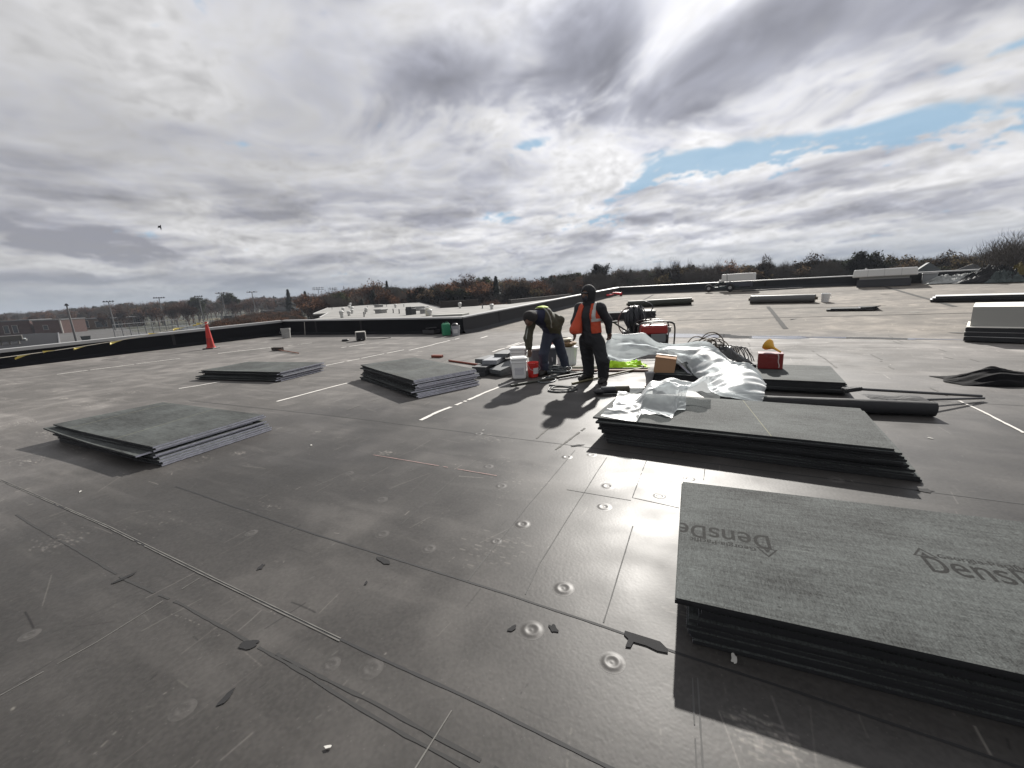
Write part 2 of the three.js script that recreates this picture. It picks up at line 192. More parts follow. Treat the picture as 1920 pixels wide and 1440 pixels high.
for (const o of [0.007, -0.007]) part('chalk_line', strip([[-4.95, -3.78 + o], [-2.98, -2.77 + o], [-1.87, -2.17 + o], [-0.84, -1.62 + o]], 0.0045, 0.003, 0.9, 175 + o * 100, 0.12), chalkDim, roofMesh);
part('chalk_line', strip([[-1.41, -3.92], [-0.17, -3.28]], 0.006, 0.004, 0.6, 176, 0.1), pinkChalk, roofMesh);
// fastener plates telegraphing through the membrane: a ring with a dimple, in the membrane's own skin
{
  const pl = []; for (let i = 0; i <= 22; i++) { const t = i / 22; pl.push(new THREE.Vector2(0.058 * (1 - t) + 0.0001, 0.0004 + 0.0052 * Math.exp(-(((1 - t) - 0.52) ** 2) / 0.05) + 0.0015 * Math.exp(-((1 - t) ** 2) / 0.02))); }
  const g = new THREE.LatheGeometry(pl.map((p) => p).reverse(), 28); g.computeVertexNormals();
  const n = g.attributes.position.count, c = new Float32Array(n * 3).fill(1.02), u1 = new Float32Array(n * 2); for (let i = 0; i < n; i++) { u1[i * 2] = 28.5 / 73; u1[i * 2 + 1] = 29.5 / 46.5; } g.setAttribute('uv1', new THREE.BufferAttribute(u1, 2)); g.setAttribute('color', new THREE.BufferAttribute(c, 3));
  const uva = g.attributes.uv; for (let i = 0; i < n; i++) uva.setXY(i, g.attributes.position.getX(i) / 8 + 0.3, g.attributes.position.getZ(i) / 8 + 0.2);
  const B = [[0.21, -1.88, 1], [0.03, -1.62, 1.02], [0.35, -1.43, 0.95], [0.70, -2.99, 1], [0.60, -2.68, 1], [0.02, -2.51, 1], [1.03, -2.79, 1], [0.47, -3.61, 1], [-0.13, -3.09, 0.9], [-0.25, -3.49, 0.9], [-0.65, -1.46, 0.9], [-1.05, -2.96, 0.9], [0.70, -3.63, 0.9], [1.35, -3.04, 1], [-0.56, -2.29, 0.8], [-0.90, -2.48, 0.8], [-1.33, -1.32, 0.8], [-0.83, -1.49, 0.7], [-0.15, -2.33, 0.7], [-1.82, -2.58, 0.7], [1.55, -4.0, 1], [2.4, -2.9, 1], [-0.4, -4.4, 1], [-1.5, -3.5, 0.8], [-2.4, -1.75, 0.7]];
  for (const [x, z, s] of B) { const m = part('fastener_plate', g, roofMat, roofMesh); m.position.set(x, roofY(x, z), z); m.scale.set(s, s > 0.93 ? 0.62 : 0.3, s); }
}
// torn scraps of old membrane and tape lying on the roof
function scrap(R, seed, el = 1, jag = 0.35) { const s = new THREE.Shape(), r = rng(seed), n = 18; for (let i = 0; i <= n; i++) { const a = (i % n) / n * 6.283, q = R * (1 + jag * (vn(Math.cos(a) * 2 + 5, Math.sin(a) * 2 + seed, 3) + (r() - 0.5) * 0.7)); i ? s.lineTo(Math.cos(a) * q, Math.sin(a) * q * el) : s.moveTo(Math.cos(a) * q, Math.sin(a) * q * el); } const g = new THREE.ExtrudeGeometry(s, { depth: 0.0012, bevelEnabled: false }); g.rotateX(-Math.PI / 2); return g; }
const scrapMat = std(0.008, 0.008, 0.009, 0.9), paleScrap = std(0.45, 0.44, 0.41, 0.9);
[[-1.26, -1.62, 0.04, 0.6], [-1.19, -1.36, 0.032, 0.45], [-0.81, -2.19, 0.05, 0.4], [-0.06, -1.63, 0.022, 0.5], [0.13, -1.62, 0.028, 0.6], [0.60, -3.88, 0.07, 0.3], [-1.53, -2.19, 0.026, 0.6], [2.85, -2.67, 0.04, 0.7], [-2.30, -2.16, 0.05, 0.3], [10.33, -9.6, 0.13, 0.6], [9.18, -13.49, 0.2, 0.3], [-0.85, -2.0, 0.015, 0.5], [15.6, -17.5, 0.2, 0.4], [-13.6, -14.2, 0.3, 0.3]].forEach(([x, z, R, el], i) => { const m = part('membrane_scrap', scrap(R, 200 + i, el), scrapMat, roofMesh); m.position.set(x, roofY(x, z) + 0.0025, z); m.rotation.y = i * 1.3; });
{ const s = new THREE.Shape(), r = rng(9), P = [[-0.075, 0.03], [0.075, 0.028], [0.105, 0.0], [0.11, -0.02], [0.07, -0.024], [0.02, -0.014], [-0.03, -0.018], [-0.036, -0.05], [-0.06, -0.052], [-0.055, -0.01], [-0.08, 0.01]]; P.forEach(([x, y], i) => { x += (r() - 0.5) * 0.008; y += (r() - 0.5) * 0.008; i ? s.lineTo(x, y) : s.moveTo(x, y); }); const g = new THREE.ExtrudeGeometry(s, { depth: 0.002, bevelEnabled: false }); g.rotateX(-Math.PI / 2); const m = part('membrane_scrap', g, scrapMat, roofMesh); m.position.set(0.5, 0.003, -1.52); m.rotation.y = -0.46; }
[[14.2, -16.2, 0.1], [14.6, -12.4, 0.12], [13.1, -11.2, 0.1], [11.6, -10.5, 0.1], [12.3, -12.7, 0.14], [-6.2, -4.6, 0.03], [-0.35, -4.5, 0.015], [-2.2, -4.3, 0.02], [0.95, -6.1, 0.03], [-0.7, -1.15, 0.012], [-3.8, -3.4, 0.016], [9.2, -24.5, 0.2], [8.7, -24.9, 0.18], [3.8, -3.6, 0.02], [0.84, -1.41, 0.026]].forEach(([x, z, R], i) => { const m = part('paper_scrap', scrap(R, 230 + i, 0.45), paleScrap, roofMesh); m.position.set(x, roofY(x, z) + 0.006, z); m.rotation.y = i * 2.1; });
// rain water standing in the valley
{
  const water = phys(0.05, 0.05, 0.05, 0.06, { clearcoat: 1, clearcoatRoughness: 0.04 });
  const P = [[5.0, -12.35, 1.9, 0.32], [6.6, -11.05, 1.0, 0.22], [7.2, -10.85, 0.6, 0.16], [5.9, -11.9, 0.5, 0.2], [11.9, -7.6, 0.8, 0.16], [8.55, -9.8, 1.3, 0.1]];
  const list = P.map(([x, z, a, b], i) => { const s = new THREE.Shape(); for (let k = 0; k <= 60; k++) { const t = (k % 60) / 60 * 6.283, q = 1 + 0.55 * fbm(Math.cos(t) * 2.2 + i * 9, Math.sin(t) * 2.2, 4, 31); k ? s.lineTo(Math.cos(t) * a * q, Math.sin(t) * b * q) : s.moveTo(Math.cos(t) * a * q, Math.sin(t) * b * q); } const g = new THREE.ShapeGeometry(s); g.rotateX(-Math.PI / 2); g.rotateY(-38 * RAD); g.translate(x, 0, z); const p = g.attributes.position; for (let k = 0; k < p.count; k++) p.setY(k, roofY(p.getX(k), p.getZ(k)) + 0.006); return g; });
  setting('water', merge(list), water);
}

// ───────────── parapets ─────────────
const flashBump = grayTex(512, (x, y) => 0.5 + fbm(x * 8, y * 8, 4, 33, 8) * 0.4);
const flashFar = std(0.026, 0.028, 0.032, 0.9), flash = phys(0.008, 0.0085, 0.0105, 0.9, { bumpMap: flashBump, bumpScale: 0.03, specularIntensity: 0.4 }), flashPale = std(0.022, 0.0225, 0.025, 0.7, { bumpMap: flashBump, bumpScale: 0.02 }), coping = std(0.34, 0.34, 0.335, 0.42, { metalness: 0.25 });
function parapet(label, A, B, hA, hB, m, capH, joints) {              // A -> B along the inner face; heights are of the cap's top
  const dx = B[0] - A[0], dz = B[1] - A[1], L = Math.hypot(dx, dz), t = thing('parapet_wall', label, 'wall'), ux = dx / L, uz = dz / L, nx = -uz, nz = ux;   // n points inwards
  const at = (s, o, y) => V(A[0] + ux * s + nx * o, y, A[1] + uz * s + nz * o), base = (s) => roofY(A[0] + ux * s, A[1] + uz * s), top = (s) => mix(hA, hB, s / L), n = Math.ceil(L / 0.5), sect = (name, prof, mm) => part(name, gridGeo(n, prof.length - 1, (u, v, i, j) => { const [o, f] = prof[j]; return at(u * L, o, f(u * L)); }).toNonIndexed(), mm, t);
  const fc = (g) => { g.geometry.computeVertexNormals(); return g; };
  fc(sect('wall_face', [[0.14, (s) => base(s) - 0.02], [0.1, (s) => base(s) + 0.03], [0.015, (s) => base(s) + 0.13], [0.0, (s) => top(s) - 0.03], [-0.3, (s) => top(s) - 0.03], [-0.3, () => -5.2]], m));
  fc(sect('coping', [[0.0, (s) => top(s) - capH - 0.001], [0.03, (s) => top(s) - capH], [0.025, (s) => top(s)], [-0.17, (s) => top(s) + 0.012], [-0.37, (s) => top(s) - 0.005], [-0.372, (s) => top(s) - capH], [-0.34, (s) => top(s) - capH]], coping));
  for (const s of joints) { const g = bx(0.1, top(s) - base(s) - 0.16, 0.012); const j = part('flashing_seam', g, lapMat, t), p = at(s, 0.012, (top(s) + base(s)) / 2 + 0.04); j.position.copy(p); j.rotation.y = -Math.atan2(uz, ux); }
  return t;
}
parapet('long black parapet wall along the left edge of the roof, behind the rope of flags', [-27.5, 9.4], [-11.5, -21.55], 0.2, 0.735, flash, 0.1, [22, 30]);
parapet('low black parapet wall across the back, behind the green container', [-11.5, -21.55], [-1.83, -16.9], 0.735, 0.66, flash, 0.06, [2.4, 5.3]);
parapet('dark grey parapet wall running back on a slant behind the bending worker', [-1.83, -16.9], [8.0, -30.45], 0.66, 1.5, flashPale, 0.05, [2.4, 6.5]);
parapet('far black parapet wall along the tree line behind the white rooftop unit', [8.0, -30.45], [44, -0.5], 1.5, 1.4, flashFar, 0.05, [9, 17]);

// ───────────── stacks of roof cover boards ─────────────
function facerData(n, m, seed) {                         // grey-green glass-mat facer with fibres, 2.44 x 1.22 m
  const d = new Uint8ClampedArray(n * m * 4);
  for (let j = 0; j < m; j++) for (let i = 0; i < n; i++) {
    const x = i / m, y = j / m, o = (j * n + i) * 4, f = fbm(x * 260, y * 60, 2, seed), f2 = fbm(x * 12, y * 110, 3, seed + 4), b = fbm(x * 3, y * 5, 4, seed + 7), w = vn(i * 0.9, j * 0.9, seed + 9);
    const a = 0.052 * (1 + f * 0.5 + f2 * 0.42 + b * 0.6 + w * 0.4), s = toS(clamp(a, 0.005, 1)) * 255;
    d[o] = s * 0.955; d[o + 1] = s * 1.0; d[o + 2] = s * 0.985; d[o + 3] = 255;
  }
  return d;
}
function facerTex(n, m, seed, draw) {
  const cv = document.createElement('canvas'); cv.width = n; cv.height = m; const c = cv.getContext('2d'); c.putImageData(new ImageData(facerData(n, m, seed), n, m), 0, 0);
  const r = rng(seed), q = n / 2048;
  for (let k = 0; k < 70; k++) { c.fillStyle = `rgba(14,15,14,${0.25 + r() * 0.5})`; c.beginPath(); c.ellipse(r() * n, r() * m, (2 + r() * 6) * q, (1.5 + r() * 3) * q, r() * 3, 0, 7); c.fill(); }
  for (let k = 0; k < 26; k++) { c.strokeStyle = `rgba(${r() < 0.7 ? '205,208,200' : '16,17,16'},${0.04 + r() * 0.16})`; c.lineWidth = (0.8 + r() * 2.2) * q; const x = r() * n, y = r() * m; c.beginPath(); c.moveTo(x, y); c.lineTo(x + (r() - 0.5) * 300 * q, y + (r() - 0.5) * 120 * q); c.stroke(); }
  draw?.(c, q);
  const t = new THREE.CanvasTexture(cv); t.colorSpace = THREE.SRGBColorSpace; t.wrapS = t.wrapT = THREE.RepeatWrapping; return t;
}
const facerBump = grayTex(512, (x, y) => 0.5 + vn(x * 200, y * 90, 51, 0) * 0.2 + vn(x * 512, y * 512, 52, 512) * 0.2, 2.4, 1.2);
const coreTex = grayTex(256, (x, y) => 0.62 + fbm(x * 40, y * 6, 3, 71) * 0.35, 1, 1);
const facer = (t) => phys(1, 1, 1, 0.85, { map: t, bumpMap: facerBump, bumpScale: 0.003, specularIntensity: 0.5 });
const faceA = facer(facerTex(1024, 512, 301)), faceB = facer(facerTex(1024, 512, 302, (c) => { c.strokeStyle = 'rgba(150,146,110,0.55)'; c.lineWidth = 3; for (const x of [150, 640]) { c.beginPath(); c.moveTo(x - 60, 0); c.lineTo(x + 40, 512); c.stroke(); } c.fillStyle = 'rgba(20,22,20,0.25)'; for (let k = 0; k < 60; k++) c.fillRect(420 + k * 3, 180 + (k * 37 % 60), 30, 3); }));
const faceP = facer(facerTex(2048, 1024, 303, (c) => {                       // the boards' own print
  const M = 2048 / 2.44, ink = 'rgba(6,7,6,0.9)';
  const mark = (x, y, up) => {                                             // x, y: top left corner of the capital D, metres
    c.save(); c.translate(x * M, y * M); c.scale(up ? 1 : -1, up ? 1 : -1); c.fillStyle = ink; c.strokeStyle = ink;
    c.font = '148px sans-serif'; c.save(); c.scale(0.78, 1); c.lineWidth = 4.5; c.fillText('DensDeck', 0, 0.104 * M); c.strokeText('DensDeck', 0, 0.104 * M); c.restore();
    c.font = '40px sans-serif'; c.lineWidth = 2.4; c.fillText('Georgia-Pacific', 0.085 * M, -0.028 * M); c.strokeText('Georgia-Pacific', 0.085 * M, -0.028 * M);
    c.lineWidth = 7; c.beginPath(); c.moveTo(-6, -0.024 * M); c.lineTo(0.036 * M, -0.092 * M); c.lineTo(0.078 * M, -0.024 * M); c.closePath(); c.stroke(); c.beginPath(); c.moveTo(0.02 * M, -0.03 * M); c.lineTo(0.036 * M, -0.06 * M); c.lineTo(0.052 * M, -0.03 * M); c.closePath(); c.fill();
    c.restore();
  };
  mark(0.455, 0.672, false); mark(1.08, 0.55, true);
}));
const faceEdge = std(0.013, 0.014, 0.016, 0.7, { bumpMap: facerBump, bumpScale: 0.002 }), coreEnd = std(0.85, 0.85, 0.95, 0.9, { map: coreTex });
function boardGeo(L, T, Wd, c = [0, 0, 0, 0], seed = 1) {                   // c: lift of the four corners (back-left, back-right, front-left, front-right)
  const g = new THREE.BoxGeometry(L, T, Wd, 12, 1, 6), p = g.attributes.position;
  for (let i = 0; i < p.count; i++) { const u = p.getX(i) / L + 0.5, v = p.getZ(i) / Wd + 0.5, w = (x) => Math.max(0, x - 0.25) ** 2 / 0.5625; p.setY(i, p.getY(i) + c[0] * w(1 - u) * (1 - v) + c[1] * w(u) * (1 - v) + c[2] * w(1 - u) * v + c[3] * w(u) * v + vn(u * 3 + seed, v * 2, 5) * 0.0012); }
  g.computeVertexNormals(); return g;
}
function stack(label, o, aDeg, layers, { L = 2.44, Wd = 1.22, group = 'stacks of cover boards on the roof', cat = 'board stack', mats } = {}) {   // layers bottom to top: [du, dv, turn°, thickness, lifts?, material?]
  const a = aDeg * RAD, c = Math.cos(a), s = Math.sin(a), cx = o[0] + c * L / 2 - s * Wd / 2, cz = o[1] + s * L / 2 + c * Wd / 2, y0 = roofY(cx, cz);
  const t = thing('board_stack', label, cat, [cx, y0, cz], -a, group); let y = 0.004;
  layers.forEach(([du, dv, da, T, lift, face, LL, WW], i) => {
    const m = part('board', boardGeo(LL ?? L, T, WW ?? Wd, lift ?? undefined, i + 1), mats ?? [coreEnd, coreEnd, face ?? faceA, face ?? faceA, faceEdge, faceEdge], t); m.position.set(du, y + T / 2, dv); m.rotation.y = da * RAD; y += T + 0.0012;
  });
  t.userData.topY = y0 + y; return t;
}
const ly = (n, T, seed, amp, extra = {}) => { const r = rng(seed); return Array.from({ length: n }, (_, i) => extra[i] ?? [(r() - 0.5) * amp, (r() - 0.5) * amp, (r() - 0.5) * amp * 12, T]); };
const T0 = 0.0172;
stack('nearest large stack of grey cover boards with printed words on the top board', [1.111, -2.593], 23.63, [[0.07, -0.0, 0.2, T0], [0.06, -0.01, 0.1, T0], [0.05, -0.008, 0.2, T0], [0.045, -0.012, 0, T0], [0.085, -0.02, 0.25, T0], [0.05, -0.01, 0.1, T0], [0.09, -0.03, 0.2, T0], [0.1, -0.024, 0.1, T0], [0.085, -0.035, 0.3, T0], [-0.006, -0.012, 0.12, T0], [0, 0, 0, T0, [0, 0, 0, 0], faceP]], { L: 2.318, Wd: 1.159 });
stack('long stack of grey cover boards under the crumpled plastic film', [1.368, -5.054], 29.43, [[0.16, 0.05, 0.4, T0], [0.15, 0.045, 0.2, T0], [0.12, 0.03, -0.2, T0], [0.13, 0.005, 0.3, T0], [0.085, -0.005, 0.5, T0], [0.09, 0.015, 0.2, T0], [0.055, 0.02, -0.3, T0], [0.075, 0.01, 0.1, T0], [0.06, 0.0, 0.2, T0], [0.03, -0.005, 0, T0], [0.035, 0.035, 0.4, T0], [0, 0, -0.3, T0, [0, 0, 0.012, 0.0], faceB]], { L: 2.318, Wd: 1.159 });
stack('wide stack of greenish cover boards at far left of the roof, its lower boards splayed', [-5.168, -6.042], 26.36, [[0.13, 0.02, 0.2, T0], [0.12, 0.01, 0.5, T0], [0.1, 0.02, 0.2, T0], [0.06, 0.005, 0.6, T0], [0.02, 0.03, 0.3, T0, [0, 0, 0.0, 0]], [0.045, 0.0, -0.4, T0, [0, 0, 0.01, 0]], [-0.05, 0.1, -1.2, T0, [0, 0, 0.045, 0]], [0.0, 0.02, 0.8, T0], [0.02, -0.01, 0.2, T0], [0, 0, 0, T0, [0, 0, 0.02, 0], faceB]], { L: 2.318, Wd: 1.159 });
stack('tall fanned stack of cover boards turned cornerwise, left of the white bucket', [-2.042, -8.864], 51.66, ly(14, T0, 14, 0.1, { 13: [0, 0, 0, T0, [0, 0, 0.015, 0], faceB], 12: [0.01, -0.01, -0.6, T0], 11: [0.03, 0.02, 0.8, T0], 10: [-0.02, 0.01, -0.5, T0], 0: [0.13, 0.05, 1.5, T0], 1: [0.12, 0.06, 1, T0], 2: [0.1, 0.05, 2, T0], 3: [0.11, 0.02, 0, T0], 4: [0.05, 0.06, -1, T0] }), { L: 2.318, Wd: 1.159 });
stack('flat stack of cover boards furthest left, near the orange cone', [-6.394, -10.194], 20.49, ly(10, T0, 15, 0.12, { 9: [0, 0, 0, T0, [0, 0, 0, 0], faceB], 0: [0.02, 0.05, 0.5, T0], 1: [-0.04, 0.12, 0.5, T0], 3: [-0.07, 0.08, 1.2, T0] }), { L: 2.318, Wd: 1.159 });
stack('stack of cover boards under the red fuel can and the cardboard box', [2.72, -7.42], 29.6, ly(9, T0, 16, 0.05, { 8: [0, 0, 0, T0, [0, 0, 0, 0], faceA], 3: [0.07, 0.04, -0.6, T0], 2: [0.03, 0.05, 0.4, T0] }));
// on the rising part of the roof
const paleTop = std(0.5, 0.5, 0.48, 0.7), whiteFoam = std(0.74, 0.72, 0.66, 0.75), silverFace = std(0.56, 0.56, 0.55, 0.5);
stack('stack of boards with one white sheet on top, behind the standing worker', [3.62, -18.4], 8, [[0, 0, 0, 0.06, null, null], [0.03, 0, 0.4, 0.06], [0, 0.02, 0, 0.06], [0.02, 0, 0, 0.06], [0.65, -0.1, 2, 0.02, null, paleTop, 1.25, 1.1]], { group: 'stacks of boards on the rising far roof' });
stack('thin pair of dark boards lying alone on the far roof, below the white rooftop unit', [11.35, -15.0], 39, [[0, 0, 0, 0.03], [0.1, -0.05, 2, 0.03], [0.5, 0.0, 6, 0.03, [0, 0, 0, 0.05], null, 0.5, 0.5]], { L: 1.25, Wd: 0.75, group: 'stacks of boards on the rising far roof' });
stack('low stack of pale-edged boards at the right edge of the far roof', [15.2, -15.2], 45, [[0, 0, 0, 0.055, null, silverFace], [0.05, 0.02, 0, 0.055, null, silverFace], [0.12, 0, 0.5, 0.055, null, silverFace]], { L: 2.44, Wd: 1.22, group: 'stacks of boards on the rising far roof' });
// big foam boards at the right edge of the frame
{
  const edge = std(0.30, 0.30, 0.28, 0.85), a = [whiteFoam, whiteFoam, whiteFoam, whiteFoam, edge, edge];
  const t = stack('pile of thick insulation boards at the right edge, a tilted white sheet on top', [10.55, -9.55], 50, [[0, 0.1, 0, 0.09, null, paleTop], [-0.02, 0.02, 1.5, 0.09, null, paleTop], [0.0, 0.0, 0, 0.09, null, paleTop]], { group: 'stacks of boards on the rising far roof' });
  const b = part('board', boardGeo(2.44, 0.42, 1.22), a, t, 'thick pale foam block with bright upper face'); b.position.set(0.04, 0.5, -0.1); b.rotation.set(0.02, 0.02, 0);
  const e = part('board', boardGeo(2.5, 0.02, 1.3), [whiteFoam, whiteFoam, whiteFoam, whiteFoam, whiteFoam, whiteFoam], t); e.position.set(0.02, 0.285, -0.06); e.rotation.y = 0.03;
}
// rolls of membrane
function roll(name, label, A, B, r, m, group, core = true) {
  const dx = B[0] - A[0], dz = B[1] - A[1], L = Math.hypot(dx, dz), cx = (A[0] + B[0]) / 2, cz = (A[1] + B[1]) / 2, t = thing(name, label, 'roll', [cx, roofY(cx, cz), cz], -Math.atan2(dz, dx), group);
  t.rotation.z = Math.atan2(roofY(...B) - roofY(...A), L); t.rotation.order = 'YXZ';
  const prof = []; for (let i = 0; i <= 40; i++) { const q = i / 40; prof.push(q); }
  part('wound_membrane', gridGeo(30, 64, (u, v) => { const ang = v * Math.PI * 4.3, rr = r * (1 - 0.05 * (1 - v)) * (1 + vn(u * 4, ang * 0.8, 7) * 0.02); const sag = r * 0.04; return V((u - 0.5) * L + vn(v * 9, 2, 3) * 0.008, r + Math.sin(ang) * rr - (Math.sin(ang) < -0.8 ? -0.004 : 0) - sag, Math.cos(ang) * rr); }), m, t);
  part('roll_end', merge([-1, 1].map((e) => { const g = new THREE.RingGeometry(core ? r * 0.32 : 0.001, r * 0.95, 40, 6); g.rotateY(e * Math.PI / 2); g.translate(e * (L / 2 - 0.012), r, 0); return g; })), m, t);
  if (core) part('core_tube', (() => { const g = cyl(r * 0.34, r * 0.34, L + 0.16, 20, 0, 0, 0, true); g.translate(0, -(L + 0.16) / 2, 0); g.rotateZ(Math.PI / 2); g.translate(0, r, 0); return g; })(), std(0.12, 0.1, 0.075, 0.9), t);
  return t;
}
const rubber = std(0.012, 0.0125, 0.014, 0.75, { bumpMap: flashBump, bumpScale: 0.01, side: THREE.DoubleSide }), rubberMoss = std(0.028, 0.03, 0.022, 0.6, { side: THREE.DoubleSide }), rubberPale = std(0.09, 0.09, 0.09, 0.4, { side: THREE.DoubleSide });
roll('membrane_roll', 'black membrane roll between the long board stack and the red fuel can', [2.55, -4.95], [4.42, -4.19], 0.082, rubber, null, false);
roll('membrane_roll', 'black roll with bare core ends lying on the far roof beyond the generator', [6.02, -21.25], [8.72, -20.12], 0.17, rubberMoss);
roll('membrane_roll', 'grey-topped dark roll on the far roof with a white bucket at its end', [10.59, -18.49], [12.3, -16.95], 0.17, rubberPale);
// loose end of the front roll and the bars that lie across it
one('membrane_flap', gridGeo(30, 6, (u, v) => V(3.95 + u * 0.5 * 0.94 + 0.0, 0.166 + Math.sin(u * 9) * 0.006 - v * v * 0.03 + 0.006, -4.48 + u * 0.19 - 0.1 + v * 0.16)), rubber, 'loose black membrane edge lifted over the front roll', 'membrane');
function bar(name, label, a, b, r, m, group) { const A = V(...a), B = V(...b); const t = one(name, rod([0, 0, 0], B.clone().sub(A).toArray(), r, 10), m, label, 'rod', group); t.position.copy(A); return t; }
const barMat = std(0.03, 0.031, 0.034, 0.45), woodBar = std(0.2, 0.16, 0.09, 0.8), olive = std(0.12, 0.115, 0.07, 0.75), rust = std(0.2, 0.055, 0.035, 0.8), darkSteel = std(0.035, 0.036, 0.04, 0.4, { metalness: 0.5 });
bar('long_bar', 'upper of two long dark bars leaning over the front black roll', [4.0, 0.2, -4.72], [5.44, 0.05, -4.66], 0.016, barMat);
bar('long_bar', 'lower dark bar meeting the other bar at its tip, right of the front roll', [4.05, 0.15, -4.35], [5.43, 0.035, -4.62], 0.013, barMat);
one('membrane_scrap', (() => { const g = rbx(0.2, 0.05, 0.09, 0.02); const p = g.attributes.position; for (let i = 0; i < p.count; i++) p.setY(i, p.getY(i) + vn(p.getX(i) * 20, p.getZ(i) * 20, 4) * 0.02); g.computeVertexNormals(); g.translate(3.98, 0.19, -4.74); return g; })(), rubber, 'short black wad of membrane on the front roll where the bars start', 'membrane');
// grey sheet of membrane draped on the stack below the can
one('membrane_sheet', gridGeo(24, 24, (u, v) => { const U = 1.05 + u * 1.15, W = 0.28 + v * 0.86 * (0.75 + 0.25 * u), a = 29.6 * RAD; return V(2.72 + Math.cos(a) * U - Math.sin(a) * W, 0.147 + Math.max(0, vn(u * 4, v * 4, 8)) * 0.012, -7.42 + Math.sin(a) * U + Math.cos(a) * W); }), std(0.16, 0.16, 0.165, 0.5, { side: THREE.DoubleSide }), 'pale grey membrane sheet spread under the red fuel can', 'sheet');

// ───────────── tools and containers round the workers ─────────────
const whitePl = phys(0.68, 0.68, 0.67, 0.4), redPl = phys(0.5, 0.022, 0.018, 0.38), greyPl = std(0.12, 0.125, 0.14, 0.5), blackPl = std(0.02, 0.02, 0.022, 0.45), steel = std(0.5, 0.5, 0.5, 0.35, { metalness: 0.9 });
function pail(name, label, pos, { w = 0.26, d = 0.24, h = 0.34, m = whitePl, lid = true, turn = 0, cat = 'bucket', tag2 } = {}) {   // squarish pail that tapers to its foot
  const t = thing(name, label, cat, pos, turn);
  const g = rbx(w, h, d, 0.035, 0, h / 2, 0), p = g.attributes.position; for (let i = 0; i < p.count; i++) { const f = 0.84 + 0.16 * (p.getY(i) / h); p.setX(i, p.getX(i) * f); p.setZ(i, p.getZ(i) * f); } g.computeVertexNormals();
  part('pail_body', g, m, t); part('rim', rbx(w + 0.012, 0.022, d + 0.012, 0.01, 0, h * 0.84, 0), m, t);
  if (lid) { part('lid', merge([rbx(w + 0.026, 0.034, d + 0.026, 0.012, 0, h + 0.004, 0), rbx(w - 0.05, 0.014, d - 0.05, 0.006, 0, h + 0.024, 0)]), m, t); }
  part('handle', tube([[-w / 2 - 0.006, h * 0.8, 0], [-w / 2 - 0.012, h * 0.62, d * 0.3], [0, h * 0.5, d * 0.53], [w / 2 + 0.012, h * 0.62, d * 0.3], [w / 2 + 0.006, h * 0.8, 0]], 0.004, 30, 6), steel, t);
  if (tag2) part('label_patch', bx(w * 0.6, h * 0.36, 0.002, 0, h * 0.42, d * 0.463), std(0.5, 0.5, 0.52, 0.7), t);
  return t;
}
function roundPail(name, label, pos, { r = 0.14, h = 0.36, m = redPl, cat = 'bucket', rim = m, inner = true, turn = 0, patch } = {}) {
  const t = thing(name, label, cat, pos, turn), P = [[0.001, 0], [r * 0.82, 0], [r * 0.84, 0.01], [r * 0.97, h * 0.8], [r * 1.03, h * 0.8], [r * 1.04, h * 0.84], [r, h * 0.85], [r, h * 0.93], [r * 1.05, h * 0.93], [r * 1.05, h], [r * 0.97, h], [r * 0.8, 0.02], [0.001, 0.02]].map(([x, y]) => new THREE.Vector2(x, y));
  part('pail_body', new THREE.LatheGeometry(P, 36), m, t);
  part('handle', tube([[-r, h * 0.85, 0], [-r * 1.05, h * 0.6, r * 0.7], [0, h * 0.45, r * 1.15], [r * 1.05, h * 0.6, r * 0.7], [r, h * 0.85, 0]], 0.0035, 30, 6), steel, t);
  if (patch) part('label_patch', (() => { const g = new THREE.CylinderGeometry(r * 0.96, r * 0.9, h * 0.4, 12, 1, true, -0.6, 1.2); g.translate(0, h * 0.45, 0); return g; })(), std(0.55, 0.55, 0.55, 0.7), t);
  return t;
}
pail('white_bucket', 'squarish white bucket with its lid on, standing in front next to the red bucket', [0.135, 0, -7.34], { turn: 0.05, tag2: true, w: 0.27, d: 0.25, h: 0.36 });
pail('white_bucket', 'second white lidded bucket, half hidden behind the front white bucket', [0.17, 0, -8.25], { w: 0.32, d: 0.3, h: 0.42, turn: -0.2 });
roundPail('red_bucket', 'open red bucket the bending worker reaches into', [0.39, 0, -7.4], { r: 0.105, h: 0.27, patch: true, turn: 0.6 });
{ // grey tote with a white rim
  const t = thing('storage_tote', 'grey storage tote with white rim standing behind the red bucket', 'tote', [0.62, 0, -8.1], 0.15);
  const g = rbx(0.52, 0.42, 0.36, 0.03, 0, 0.21, 0), p = g.attributes.position; for (let i = 0; i < p.count; i++) { const f = 0.88 + 0.12 * p.getY(i) / 0.42; p.setX(i, p.getX(i) * f); p.setZ(i, p.getZ(i) * f); } g.computeVertexNormals(); part('tote_body', g, greyPl, t); part('rim', rbx(0.56, 0.035, 0.4, 0.012, 0, 0.43, 0), whitePl, t);
}
